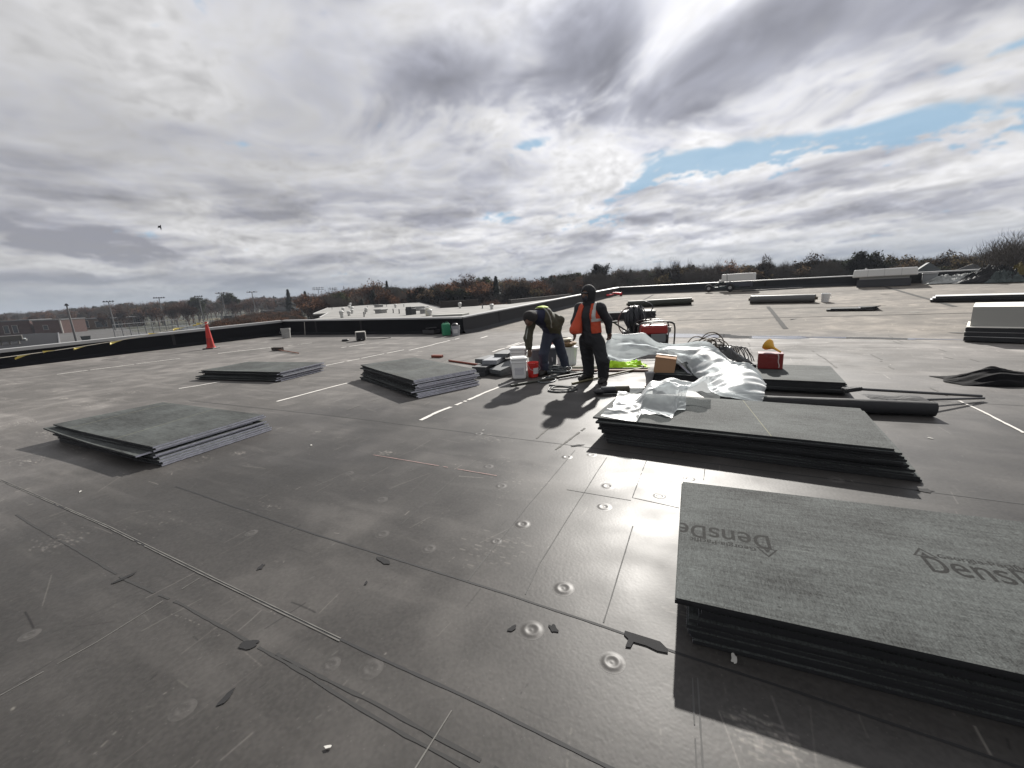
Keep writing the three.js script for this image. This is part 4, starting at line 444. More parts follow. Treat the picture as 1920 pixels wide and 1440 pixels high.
{ const y = roofY(12.6, -16.75); const t = roundPail('white_bucket', 'white bucket at the right end of the grey-topped roll on the far roof', [12.62, y, -16.85], { r: 0.15, h: 0.34, m: whitePl }); t.rotation.x = 0.1; }
{ const t = thing('vent_box', 'small grey metal box left of the debris pile', 'box', [19.8, roofY(19.8, -20), -20.0], -0.7); part('box_body', rbx(0.5, 0.42, 0.45, 0.03, 0, 0.22, 0), std(0.24, 0.25, 0.26, 0.5), t); part('box_cap', rbx(0.54, 0.05, 0.5, 0.015, 0, 0.44, 0), std(0.3, 0.3, 0.3, 0.5), t); }
{ // demolition debris under tarps and bags
  const mk = (name, label, cx, cz, L, D, H, m, seed, turn, cat) => { const t = one(name, gridGeo(90, 60, (u, v) => { const x = (u - 0.5) * L, z = (v - 0.5) * D, e = Math.sin(Math.PI * clamp(u)) ** 0.7 * Math.sin(Math.PI * clamp(v)) ** 0.7, n = fbm(u * 5 + seed, v * 4, 4, 140), r = Math.abs(fbm(u * 11 + seed, v * 8, 4, 141)); return V(x * (1 + 0.2 * vn(v * 3, seed, 2)), e * Math.max(0.02, 0.75 * H * (0.62 + 0.6 * n + 0.75 * r + 0.3 * Math.abs(fbm(u * 24 + seed, v * 17, 3, 142)))), z + 0.15 * n); }), m, label, cat, 'debris heaped by the far wall'); t.position.set(cx, roofY(cx, cz), cz); t.rotation.y = turn; return t; };
  const whiteTarp = std(0.3, 0.31, 0.3, 0.6, { side: THREE.DoubleSide }), blk = std(0.014, 0.015, 0.017, 0.75, { side: THREE.DoubleSide }), teal = std(0.06, 0.075, 0.075, 0.8, { side: THREE.DoubleSide });
  mk('debris_tarp', 'pale crumpled sheeting trailing off the left end of the debris pile', 20.2, -19.2, 1.9, 1.0, 0.42, whiteTarp, 1, -0.72, 'tarp'); mk('debris_tarp', 'black sheeting forming the middle of the debris pile', 20.9, -18.2, 2.3, 1.1, 0.72, blk, 2, -0.75, 'tarp'); mk('debris_tarp', 'grey-green sheet folded over the middle of the debris pile', 20.85, -17.85, 1.1, 0.8, 0.6, teal, 3, -0.7, 'tarp'); mk('debris_tarp', 'torn white strip across the front of the debris pile', 20.55, -18.75, 1.2, 0.5, 0.62, whiteTarp, 4, -0.8, 'tarp');
  mk('rubbish_bag', 'yellow-brown wad of insulation on top of the debris pile', 21.5, -17.9, 0.9, 0.5, 0.85, std(0.13, 0.11, 0.05, 0.95, { side: THREE.DoubleSide }), 5, -0.7, 'insulation'); mk('rubbish_bag', 'dark low bag at the right of the debris pile with pale folds', 21.6, -16.8, 1.3, 0.8, 0.5, blk, 6, -0.8, 'bag'); mk('rubbish_bag', 'reddish grey bag furthest right in the debris pile', 22.2, -15.7, 0.9, 0.7, 0.55, std(0.2, 0.13, 0.11, 0.7, { side: THREE.DoubleSide }), 7, -0.8, 'bag'); mk('debris_tarp', 'white sheeting heaped high at the right end of the debris pile', 22.5, -16.1, 1.5, 0.8, 1.15, whiteTarp, 8, -0.8, 'tarp'); mk('rubbish_bag', 'grey crumpled bag between the black sheeting and the high white heap', 22.2, -16.7, 1.1, 0.7, 0.75, std(0.12, 0.13, 0.14, 0.45, { side: THREE.DoubleSide }), 9, -0.9, 'bag');
  const c = thing('debris_chute', 'black board standing up at a slant behind the debris pile', 'board', [22.7, roofY(22.7, -17), -17.0], -0.75); part('slanted_board', bx(1.6, 0.06, 0.6, 0, 0.85, 0, 0, 0.5), blk, c);
}

// ───────────── people: skeleton of tapered capsules, meshed as one smooth skin ─────────────
function surfaceNet(f, lo, hi, cell) {
  const n = [0, 1, 2].map((k) => Math.ceil((hi[k] - lo[k]) / cell) + 1), [nx, ny, nz] = n, val = new Float32Array(nx * ny * nz), id = new Int32Array(nx * ny * nz).fill(-1), at = (i, j, k) => i + nx * (j + ny * k);
  for (let k = 0; k < nz; k++) for (let j = 0; j < ny; j++) for (let i = 0; i < nx; i++) val[at(i, j, k)] = f(lo[0] + i * cell, lo[1] + j * cell, lo[2] + k * cell);
  const pos = [], idx = [];
  for (let k = 0; k < nz - 1; k++) for (let j = 0; j < ny - 1; j++) for (let i = 0; i < nx - 1; i++) {
    let m = 0, sx = 0, sy = 0, sz = 0, c = 0; const v = [];
    for (let q = 0; q < 8; q++) { const a = val[at(i + (q & 1), j + ((q >> 1) & 1), k + (q >> 2))]; v.push(a); if (a < 0) m++; }
    if (m === 0 || m === 8) continue;
    for (let a = 0; a < 8; a++) for (const bit of [1, 2, 4]) { const b = a | bit; if (b === a || (v[a] < 0) === (v[b] < 0)) continue; const t = v[a] / (v[a] - v[b]); sx += (a & 1) + (bit === 1 ? t : 0); sy += ((a >> 1) & 1) + (bit === 2 ? t : 0); sz += (a >> 2) + (bit === 4 ? t : 0); c++; }
    id[at(i, j, k)] = pos.length / 3; pos.push(lo[0] + (i + sx / c) * cell, lo[1] + (j + sy / c) * cell, lo[2] + (k + sz / c) * cell);
  }
  const quad = (a, b, c, d, flip) => { if (a < 0 || b < 0 || c < 0 || d < 0) return; flip ? idx.push(a, c, b, a, d, c) : idx.push(a, b, c, a, c, d); };
  for (let k = 1; k < nz - 1; k++) for (let j = 1; j < ny - 1; j++) for (let i = 1; i < nx - 1; i++) {
    const s = val[at(i, j, k)] < 0;
    if (s !== (val[at(i + 1, j, k)] < 0)) quad(id[at(i, j - 1, k - 1)], id[at(i, j, k - 1)], id[at(i, j, k)], id[at(i, j - 1, k)], !s);
    if (s !== (val[at(i, j + 1, k)] < 0)) quad(id[at(i - 1, j, k - 1)], id[at(i - 1, j, k)], id[at(i, j, k)], id[at(i, j, k - 1)], !s);
    if (s !== (val[at(i, j, k + 1)] < 0)) quad(id[at(i - 1, j - 1, k)], id[at(i, j - 1, k)], id[at(i, j, k)], id[at(i - 1, j, k)], !s);
  }
  const g = new THREE.BufferGeometry(); g.setAttribute('position', new THREE.Float32BufferAttribute(pos, 3)); g.setAttribute('uv', new THREE.Float32BufferAttribute(new Float32Array(pos.length / 3 * 2), 2)); g.setIndex(idx);
  const nrm = new Float32Array(pos.length), e = cell * 0.5;
  for (let i = 0; i < pos.length; i += 3) { const [x, y, z] = [pos[i], pos[i + 1], pos[i + 2]], a = f(x + e, y, z) - f(x - e, y, z), b = f(x, y + e, z) - f(x, y - e, z), c = f(x, y, z + e) - f(x, y, z - e), L = Math.hypot(a, b, c) || 1; nrm[i] = a / L; nrm[i + 1] = b / L; nrm[i + 2] = c / L; }
  g.setAttribute('normal', new THREE.BufferAttribute(nrm, 3)); return g;
}
function cap(a, b, ra, rb) { const d = [b[0] - a[0], b[1] - a[1], b[2] - a[2]], L2 = d[0] ** 2 + d[1] ** 2 + d[2] ** 2 || 1e-9; return (x, y, z) => { const px = x - a[0], py = y - a[1], pz = z - a[2], t = clamp((px * d[0] + py * d[1] + pz * d[2]) / L2); return Math.hypot(px - d[0] * t, py - d[1] * t, pz - d[2] * t) - (ra + (rb - ra) * t); }; }
function ell(c, r, turn = 0) { const cs = Math.cos(turn), sn = Math.sin(turn), m = Math.min(...r); return (x, y, z) => { const X = x - c[0], Z = z - c[2], u = (cs * X - sn * Z) / r[0], v = (y - c[1]) / r[1], w = (sn * X + cs * Z) / r[2]; return (Math.hypot(u, v, w) - 1) * m; }; }
const smin = (a, b, k) => { const h = clamp(0.5 + 0.5 * (b - a) / k); return b + (a - b) * h - k * h * (1 - h); };
const blend = (list, k = 0.04) => (x, y, z) => { let d = list[0](x, y, z); for (let i = 1; i < list.length; i++) d = smin(d, list[i](x, y, z), k); return d; };
const grow = (f, r) => (x, y, z) => f(x, y, z) - r, cut = (f, g) => (x, y, z) => Math.max(f(x, y, z), -g(x, y, z)), both = (f, g) => (x, y, z) => Math.max(f(x, y, z), g(x, y, z)), folds = (f, a, s, seed) => (x, y, z) => f(x, y, z) + a * fbm(x * s + y * s * 0.4 + seed, y * s * 1.4 + z * s, 3, seed);
function handPrims(w, dir, side, curl, s = 1) {                            // palm, five unequal bent fingers; dir: along the hand, side: towards the thumb
  const D = V(...dir).normalize(), S = V(...side), N = new THREE.Vector3(); S.addScaledVector(D, -S.dot(D)).normalize(); N.crossVectors(D, S);
  const P = (a, b, c) => [w[0] + (D.x * a + S.x * b + N.x * c) * s, w[1] + (D.y * a + S.y * b + N.y * c) * s, w[2] + (D.z * a + S.z * b + N.z * c) * s];
  const out = [cap(P(0, 0, 0), P(0.045, 0.012, 0), 0.024 * s, 0.022 * s), cap(P(0.03, -0.018, 0), P(0.075, -0.024, 0), 0.02 * s, 0.016 * s), cap(P(0.03, 0.014, 0), P(0.078, 0.022, 0), 0.02 * s, 0.016 * s)], L = [0.066, 0.074, 0.07, 0.054], fingers = [];
  L.forEach((l, i) => { const b = 0.03 - i * 0.02, c1 = curl * l * 0.35, c2 = curl * l; fingers.push([cap(P(0.078, b, 0), P(0.078 + l * 0.5, b * 1.06, c1), 0.0095 * s, 0.0088 * s), cap(P(0.078 + l * 0.5, b * 1.06, c1), P(0.078 + l * (1 - 0.45 * curl), b * 1.08, c2), 0.0088 * s, 0.0075 * s)]); });
  fingers.push([cap(P(0.022, 0.026, 0), P(0.056, 0.054, curl * 0.02), 0.0125 * s, 0.0105 * s), cap(P(0.056, 0.054, curl * 0.02), P(0.086, 0.05, curl * 0.045), 0.0105 * s, 0.0085 * s)]);
  return { f: (x, y, z) => { let d = out[0](x, y, z); for (const o of out.slice(1)) d = smin(d, o(x, y, z), 0.015); for (const [a, b] of fingers) d = smin(d, Math.min(a(x, y, z), b(x, y, z)), 0.004); return d; }, lo: w.map((q) => q - 0.2 * s), hi: w.map((q) => q + 0.2 * s) };
}
const skin = std(0.11, 0.06, 0.04, 0.65);
function clothesTex(seed) { return grayTex(256, (x, y) => 0.5 + fbm(x * 6, y * 6, 4, seed, 6) * 0.4); }
// — standing worker, hood up, open orange vest, holding the film in the left hand —
{
  const t = thing('person', 'person standing in a black hood and open orange vest, holding the plastic film', 'person', [1.31, 0, -6.8]);
  const J = { pelvis: [0.03, 0.7, 0], belly: [0.01, 0.88, -0.01], chest: [-0.005, 1.08, -0.01], neck: [-0.01, 1.25, 0], head: [-0.04, 1.41, 0.03], sR: [-0.135, 1.2, -0.115], sL: [0.15, 1.19, 0.095], eR: [-0.24, 0.98, -0.06], wR: [-0.26, 0.83, 0.04], eL: [0.275, 0.99, 0.08], wL: [0.288, 0.81, 0.075], hR: [-0.06, 0.68, -0.075], hL: [0.1, 0.67, 0.06], kR: [-0.02, 0.36, -0.13], kL: [0.165, 0.36, 0.16], aR: [0.01, 0.075, -0.15], aL: [0.2, 0.075, 0.12], tR: [-0.16, 0.035, -0.06], tL: [0.1, 0.035, 0.28] };
  const skull = [ell([-0.035, 1.42, 0.02], [0.078, 0.11, 0.092], 0.9), ell([-0.075, 1.36, 0.05], [0.05, 0.06, 0.05], 0.9), cap([-0.1, 1.41, 0.075], [-0.125, 1.385, 0.09], 0.012, 0.016), cap(J.neck, [-0.03, 1.34, 0.01], 0.055, 0.05)];
  const torso = [cap(J.pelvis, J.belly, 0.135, 0.13), cap(J.belly, J.chest, 0.13, 0.15), cap(J.chest, J.neck, 0.145, 0.07), cap(J.sR, J.sL, 0.075, 0.075)];
  const arms = [cap(J.sR, J.eR, 0.056, 0.045), cap(J.eR, J.wR, 0.044, 0.032), cap(J.sL, J.eL, 0.056, 0.045), cap(J.eL, J.wL, 0.044, 0.032)], legs = [cap(J.hR, J.kR, 0.088, 0.062), cap(J.kR, J.aR, 0.06, 0.042), cap(J.hL, J.kL, 0.088, 0.062), cap(J.kL, J.aL, 0.06, 0.042), cap(J.aR, J.tR, 0.042, 0.034), cap(J.aL, J.tL, 0.042, 0.034)];
  const hR = handPrims(J.wR, [0.02, -1, 0.15], [0.2, 0, 1], 0.45), hL = handPrims(J.wL, [0.1, -1, 0.05], [0.6, 0.0, 0.7], 0.85);
  part('body', merge([surfaceNet(blend([...skull, ...torso, ...arms, ...legs]), [-0.45, -0.02, -0.35], [0.45, 1.6, 0.45], 0.014), surfaceNet(hR.f, hR.lo, hR.hi, 0.0045), surfaceNet(hL.f, hL.lo, hL.hi, 0.0045)]), skin, t);
  const black = std(0.012, 0.0125, 0.015, 0.85), blackJ = std(0.014, 0.0145, 0.018, 0.8), orange = std(0.46, 0.06, 0.022, 0.8), stripe = std(0.42, 0.42, 0.4, 0.4);
  const tr = blend([cap([0.03, 0.8, 0], J.pelvis, 0.152, 0.165), cap(J.hR, J.kR, 0.115, 0.098), cap(J.kR, [0.0, 0.12, -0.14], 0.098, 0.092), cap(J.hL, J.kL, 0.118, 0.105), cap(J.kL, [0.19, 0.11, 0.13], 0.1, 0.09)], 0.035);
  part('trousers', surfaceNet(both(folds(tr, 0.016, 9, 5), (x, y) => 0.085 - y), [-0.25, 0.05, -0.35], [0.4, 1.0, 0.35], 0.012), black, t);
  const jk = blend([...torso.map((q) => grow(q, 0.022)), cap(J.sR, J.eR, 0.076, 0.068), cap(J.eR, J.wR, 0.066, 0.05), cap(J.sL, J.eL, 0.076, 0.068), cap(J.eL, J.wL, 0.066, 0.048)], 0.035);
  part('hooded_jacket', surfaceNet(both(folds(jk, 0.01, 11, 6), (x, y) => 0.68 - y), [-0.45, 0.6, -0.35], [0.45, 1.4, 0.35], 0.012), blackJ, t);
  part('hood', surfaceNet(cut(folds(blend([ell([-0.02, 1.43, 0.005], [0.108, 0.138, 0.122], 0.9), cap(J.neck, [-0.01, 1.36, 0], 0.1, 0.09)], 0.05), 0.006, 14, 7), ell([-0.115, 1.405, 0.085], [0.07, 0.085, 0.07], 0.9)), [-0.25, 1.15, -0.2], [0.2, 1.62, 0.25], 0.01), black, t);
  part('face_mask', surfaceNet(blend([ell([-0.082, 1.365, 0.055], [0.052, 0.062, 0.056], 0.9)]), [-0.2, 1.25, -0.1], [0.05, 1.5, 0.2], 0.008), std(0.03, 0.034, 0.045, 0.8), t); part('sunglasses', surfaceNet(blend([cap([-0.125, 1.437, 0.03], [-0.06, 1.437, 0.115], 0.018, 0.018)]), [-0.2, 1.38, -0.05], [0.02, 1.5, 0.2], 0.007), std(0.01, 0.01, 0.012, 0.15), t);
  // vest: a skin over the torso, open along the front, its right side blown outwards
  const over = blend([...torso.slice(0, 3).map((q) => grow(q, 0.034)), cap([-0.1, 1.2, -0.08], [0.11, 1.19, 0.07], 0.085, 0.085), cap([-0.1, 1.17, -0.05], [-0.235, 0.86, 0.02], 0.075, 0.1)], 0.04), vestY = (x, y) => Math.max(0.8 - y, y - 1.275), open = (x, y, z) => { const fx = -0.62, fz = 0.78, s = x * fx + z * fz, l = x * fz - z * fx; return Math.max(Math.abs(l - 0.005) - 0.062 - (1.2 - y) * 0.05, 0.02 - s); };
  const vest = cut(cut(both(folds(over, 0.012, 8, 8), vestY), open), blend([cap(J.sL, J.eL, 0.07, 0.08), cap(J.neck, [-0.03, 1.4, 0], 0.1, 0.12)], 0.01));
  part('orange_vest', surfaceNet(vest, [-0.4, 0.75, -0.35], [0.4, 1.35, 0.35], 0.011), orange, t);
  const bandV = (a, b) => both(grow(vest, 0.006), (x, y) => Math.max(a - y, y - b)); part('reflective_stripe', surfaceNet(bandV(0.985, 1.035), [-0.02, 0.9, -0.35], [0.4, 1.2, 0.35], 0.01), stripe, t); part('reflective_stripe', surfaceNet(both(grow(vest, 0.006), (x, y, z) => { const l = x * 0.78 + z * 0.62; return Math.max(Math.abs(l - 0.125) - 0.022, 1.0 - y); }), [-0.02, 0.95, -0.35], [0.4, 1.36, 0.35], 0.01), stripe, t);
  for (const [a, q, yw] of [[J.aR, J.tR, 0], [J.aL, J.tL, 0]]) { const b = part('boot', surfaceNet(both(blend([cap([a[0], 0.13, a[2]], a, 0.064, 0.058), cap(a, q, 0.052, 0.045), cap([a[0] + (a[0] - q[0]) * 0.25, 0.03, a[2] + (a[2] - q[2]) * 0.25], a, 0.04, 0.05)], 0.03), (x, y) => 0.004 - y), [Math.min(a[0], q[0]) - 0.12, -0.02, Math.min(a[2], q[2]) - 0.12], [Math.max(a[0], q[0]) + 0.12, 0.22, Math.max(a[2], q[2]) + 0.12], 0.01), std(0.016, 0.015, 0.014, 0.6), t); }
}
// — worker bent double, reaching into the red bucket —
{
  const t = thing('person', 'person bent over in an olive jacket and blue jeans, reaching down to the red bucket', 'person', [0.78, 0, -7.65]);
  const J = { pelvis: [0.0, 0.75, -0.04], belly: [-0.06, 0.95, 0.07], chest: [-0.19, 1.06, 0.2], neck: [-0.32, 1.1, 0.33], head: [-0.42, 1.06, 0.44], sR: [-0.37, 1.02, 0.22], sL: [-0.13, 1.1, 0.1], eR: [-0.462, 0.72, 0.36], wR: [-0.45, 0.52, 0.41], eL: [0.14, 0.98, 0.04], wL: [0.08, 0.83, 0.07], hR: [-0.08, 0.71, 0.03], hL: [0.08, 0.7, -0.08], kR: [-0.18, 0.385, 0.13], kL: [0.18, 0.36, -0.12], aR: [-0.17, 0.075, 0.11], aL: [0.26, 0.075, -0.13], tR: [-0.26, 0.035, 0.25], tL: [0.27, 0.035, 0.04] };
  const skull = [ell([-0.43, 1.055, 0.45], [0.08, 0.1, 0.1], 0.7), ell([-0.445, 0.99, 0.47], [0.05, 0.06, 0.055], 0.7), cap([-0.47, 1.03, 0.52], [-0.475, 0.99, 0.54], 0.014, 0.016), cap(J.neck, J.head, 0.058, 0.055)];
  const torso = [cap(J.pelvis, J.belly, 0.14, 0.14), cap(J.belly, J.chest, 0.14, 0.155), cap(J.chest, J.neck, 0.14, 0.075), cap(J.sR, J.sL, 0.08, 0.08)], arms = [cap(J.sR, J.eR, 0.056, 0.045), cap(J.eR, J.wR, 0.044, 0.032), cap(J.sL, J.eL, 0.056, 0.045), cap(J.eL, J.wL, 0.044, 0.034)], legs = [cap(J.hR, J.kR, 0.09, 0.062), cap(J.kR, J.aR, 0.058, 0.042), cap(J.hL, J.kL, 0.09, 0.062), cap(J.kL, J.aL, 0.058, 0.042), cap(J.aR, J.tR, 0.042, 0.034), cap(J.aL, J.tL, 0.042, 0.034)];
  const hR = handPrims(J.wR, [0.1, -1, 0.1], [0.8, 0, 0.6], 0.7), hL = handPrims(J.wL, [-0.3, -0.9, 0.1], [-0.6, 0.2, 0.7], 0.5);
  part('body', merge([surfaceNet(blend([...skull, ...torso, ...arms, ...legs]), [-0.65, -0.02, -0.4], [0.45, 1.3, 0.7], 0.014), surfaceNet(hR.f, hR.lo, hR.hi, 0.0045), surfaceNet(hL.f, hL.lo, hL.hi, 0.0045)]), skin, t);
  const denim = std(0.03, 0.038, 0.062, 0.85), oliveJ = std(0.045, 0.043, 0.026, 0.8), shirt = std(0.014, 0.017, 0.042, 0.85), lime = std(0.34, 0.46, 0.03, 0.7);
  part('jeans', surfaceNet(both(folds(blend([cap([-0.02, 0.86, 0.0], J.pelvis, 0.152, 0.158), cap(J.hR, J.kR, 0.108, 0.086), cap(J.kR, [-0.17, 0.11, 0.11], 0.084, 0.08), cap(J.hL, J.kL, 0.11, 0.088), cap(J.kL, [0.25, 0.1, -0.13], 0.086, 0.08)], 0.035), 0.014, 10, 15), (x, y) => 0.075 - y), [-0.4, 0.04, -0.35], [0.45, 1.05, 0.35], 0.012), denim, t);
  part('dark_shirt', surfaceNet(folds(blend(torso.map((q) => grow(q, 0.012)), 0.04), 0.006, 10, 18), [-0.65, 0.55, -0.35], [0.35, 1.35, 0.6], 0.012), shirt, t);
  const sleeves = blend([cap(J.sR, J.eR, 0.086, 0.074), cap(J.eR, [-0.452, 0.56, 0.4], 0.072, 0.058), cap(J.sL, J.eL, 0.09, 0.082), cap(J.eL, J.wL, 0.076, 0.06)], 0.04), trunk = blend([cap([0.0, 0.86, 0.0], J.chest, 0.175, 0.19), cap(J.chest, J.neck, 0.175, 0.1), cap(J.sR, J.sL, 0.105, 0.105), cap([0.08, 0.95, 0.03], [0.08, 0.74, -0.02], 0.1, 0.09)], 0.04);
  // the front hangs open: cut a wedge on the side that faces down and forwards, the sleeves left whole
  const wedge = (x, y, z) => { const s = (x + 0.16) * -0.30 + (y - 1.0) * -0.62 + (z - 0.14) * 0.72; const l = Math.abs((x + 0.17) * 0.9 + (z - 0.15) * 0.42 + 0.02); return Math.max(l - 0.12, 0.02 - s, 0.62 - y); };
  const opened = cut(trunk, wedge), jkf = (x, y, z) => smin(opened(x, y, z), sleeves(x, y, z), 0.03);
  part('olive_jacket', surfaceNet(folds(jkf, 0.014, 9, 16), [-0.65, 0.5, -0.4], [0.4, 1.4, 0.65], 0.012), oliveJ, t);
  const yoke = both(grow(folds(jkf, 0.014, 9, 16), 0.008), ell([-0.2, 1.28, 0.14], [0.13, 0.12, 0.2], 0.5)); part('lime_yoke', surfaceNet(yoke, [-0.45, 1.05, -0.2], [0.1, 1.42, 0.5], 0.01), lime, t);
  part('reflective_stripe', surfaceNet(both(grow(folds(jkf, 0.014, 9, 16), 0.006), (x, y, z) => Math.max(Math.abs((x + 0.2) * 0.75 - (z - 0.2) * 0.5 + (y - 1.1) * 0.35 - 0.02) - 0.014, 0.86 - y, -(z - 0.05))), [-0.5, 0.8, -0.2], [0.2, 1.42, 0.6], 0.009), std(0.24, 0.25, 0.22, 0.4), t); part('reflective_stripe', surfaceNet(both(grow(folds(jkf, 0.014, 9, 16), 0.006), (x, y, z) => Math.max(Math.abs((x + 0.46) * 0.9 + (z - 0.36) * 0.4 + 0.0) - 0.012, 0.7 - y, y - 0.95, 0.36 - z)), [-0.65, 0.6, 0.1], [-0.25, 1.1, 0.6], 0.009), std(0.24, 0.25, 0.22, 0.4), t);
  part('knit_cap', surfaceNet(both(blend([ell([-0.425, 1.075, 0.44], [0.105, 0.115, 0.118], 0.7), ell([-0.37, 1.09, 0.38], [0.09, 0.1, 0.1], 0.7)], 0.04), (x, y, z) => (0.965 - y) * 0.8 + (z - 0.52) * 0.75 - 0.0), [-0.65, 0.85, 0.2], [-0.2, 1.3, 0.7], 0.01), std(0.018, 0.016, 0.016, 0.9), t);
  for (const [a, q] of [[J.aR, J.tR], [J.aL, J.tL]]) part('boot', surfaceNet(both(blend([cap([a[0], 0.12, a[2]], a, 0.06, 0.055), cap(a, q, 0.05, 0.044), cap([a[0] + (a[0] - q[0]) * 0.25, 0.03, a[2] + (a[2] - q[2]) * 0.25], a, 0.04, 0.05)], 0.03), (x, y) => 0.004 - y), [Math.min(a[0], q[0]) - 0.12, -0.02, Math.min(a[2], q[2]) - 0.12], [Math.max(a[0], q[0]) + 0.12, 0.22, Math.max(a[2], q[2]) + 0.12], 0.01), std(0.02, 0.017, 0.014, 0.6), t);
}

// ───────────── plastic film: a sheet with spare length, relaxed until it buckles into folds ─────────────
function relax(nu, nv, init, { closed = false, slack = 1.06, iters = 160, hold = 0.02, pin = () => false, floor, gravity = 0.00012, seed = 1, noise = 0.01, slackV = slack }) {
  const n = (nu + 1) * (nv + 1), P = new Float32Array(n * 3), Q = new Float32Array(n * 3), T = new Float32Array(n * 3), w = new Float32Array(n), r = rng(seed);
  for (let i = 0; i <= nu; i++) for (let j = 0; j <= nv; j++) { const k = i * (nv + 1) + j, p = init(i / nu, j / nv); T.set([p.x, p.y, p.z], k * 3); P.set([p.x + (r() - 0.5) * noise, p.y + (r() - 0.5) * noise, p.z + (r() - 0.5) * noise], k * 3); w[k] = pin(i / nu, j / nv) ? 0 : 1; }
  Q.set(P); const C = [], id = (i, j) => i * (nv + 1) + (closed ? j % nv : j), dist = (a, b) => Math.hypot(T[a * 3] - T[b * 3], T[a * 3 + 1] - T[b * 3 + 1], T[a * 3 + 2] - T[b * 3 + 2]);
  for (let i = 0; i <= nu; i++) for (let j = 0; j <= nv; j++) { const a = id(i, j); if (closed && j === nv) continue; const lv = 1 + (slack - 1) * (0.6 + 0.8 * (0.5 + 0.5 * vn(i * 0.12, j * 0.12, seed))); if (i < nu) C.push([a, id(i + 1, j), dist(a, id(i + 1, j)) * lv, 1]); if (j < nv) C.push([a, id(i, j + 1), dist(a, id(i, j + 1)) * slackV, 1]); if (i < nu && j < nv) { C.push([a, id(i + 1, j + 1), dist(a, id(i + 1, j + 1)) * lv, 0.6]); C.push([id(i + 1, j), id(i, j + 1), dist(id(i + 1, j), id(i, j + 1)) * lv, 0.6]); } if (i < nu - 1) C.push([a, id(i + 2, j), dist(a, id(i + 2, j)) * lv, 0.3]); if (j < nv - 1) C.push([a, id(i, j + 2), dist(a, id(i, j + 2)) * slackV, 0.3]); }
  for (let it = 0; it < iters; it++) {
    const h = hold * (1 - 0.7 * it / iters);
    for (let k = 0; k < n; k++) if (w[k]) for (let c = 0; c < 3; c++) { const o = k * 3 + c, v = (P[o] - Q[o]) * 0.9; Q[o] = P[o]; P[o] += v + (T[o] - P[o]) * h - (c === 1 ? gravity : 0); }
    for (let s = 0; s < 3; s++) for (const [a, b, L, st] of C) { const A = a * 3, B = b * 3, x = P[B] - P[A], y = P[B + 1] - P[A + 1], z = P[B + 2] - P[A + 2], d = Math.hypot(x, y, z) || 1e-9, f = (d - L) / d * 0.5 * st, wa = w[a], wb = w[b]; if (!(wa + wb)) continue; const q = f * 2 / (wa + wb); P[A] += x * q * wa; P[A + 1] += y * q * wa; P[A + 2] += z * q * wa; P[B] -= x * q * wb; P[B + 1] -= y * q * wb; P[B + 2] -= z * q * wb; }
    if (floor) for (let k = 0; k < n; k++) { const f = floor(P[k * 3], P[k * 3 + 2]); if (P[k * 3 + 1] < f) P[k * 3 + 1] = f; }
  }
  const G = (i, j, c) => P[id(clamp(i, 0, nu), closed ? ((j % nv) + nv) % nv : clamp(j, 0, nv)) * 3 + c], B = (t) => [(1 - t) ** 3 / 6, (3 * t ** 3 - 6 * t * t + 4) / 6, (-3 * t ** 3 + 3 * t * t + 3 * t + 1) / 6, t ** 3 / 6];
  return gridGeo(nu * 2, nv * 2, (u, v) => { const x = u * nu, y = v * nv, i = Math.min(nu - 1, Math.floor(x)), j = Math.min(nv - 1, Math.floor(y)), bx = B(x - i), by = B(y - j), r = [0, 0, 0]; for (let a = 0; a < 4; a++) for (let b = 0; b < 4; b++) for (let c = 0; c < 3; c++) r[c] += bx[a] * by[b] * G(i + a - 1, j + b - 1, c); return V(...r); });
}
const crease = (() => {                                  // straight creases in every direction, as film takes them when it is crumpled
  const r = rng(404), L = Array.from({ length: 46 }, () => [r(), r(), r() * 3.14, 0.08 + r() * 0.3, 0.3 + r() * 0.7]);
  return grayTex(512, (x, y) => { let h = 0.5 + fbm(x * 7, y * 7, 3, 405, 7) * 0.16; for (const [cx, cy, a, len, s] of L) { let dx = x - cx, dy = y - cy; dx -= Math.round(dx); dy -= Math.round(dy); const t = dx * Math.cos(a) + dy * Math.sin(a), d = -dx * Math.sin(a) + dy * Math.cos(a); if (Math.abs(t) < len && Math.abs(d) < 0.05) h += s * 0.22 * (1 - Math.abs(d) / 0.05) * (1 - (t / len) ** 2); } return h; }, 1, 0.6);
})();
const film = phys(0.72, 0.75, 0.76, 0.55, { transmission: 0.8, side: THREE.DoubleSide, bumpMap: crease, bumpScale: 0.014 });
const onBoards = (ox, oz, aD, h, L = 2.44, Wd = 1.22) => { const a = aD * RAD, c = Math.cos(a), s = Math.sin(a); return (x, z) => { const u = (x - ox) * c + (z - oz) * s, v = -(x - ox) * s + (z - oz) * c; return u > -0.02 && u < L + 0.02 && v > -0.02 && v < Wd + 0.02 ? h : 0.008; }; };
const rollTop = (x, z) => { const t = clamp(((x - 2.55) * 1.87 + (z + 4.95) * 0.76) / 4.075), d = Math.hypot(x - 2.55 - 1.87 * t, z + 4.95 - 0.76 * t); return d < 0.1 ? 0.1 + Math.sqrt(0.01 - d * d) : 0.008; };
const deckA = onBoards(2.72, -7.42, 29.6, 0.15), deckB = onBoards(1.368, -5.054, 29.43, 0.228, 2.318, 1.159), deck = (x, z) => Math.max(deckA(x, z), deckB(x, z), rollTop(x, z));
const curve = (pts) => new THREE.CatmullRomCurve3(pts.map((p) => V(...p)), false, 'centripetal');
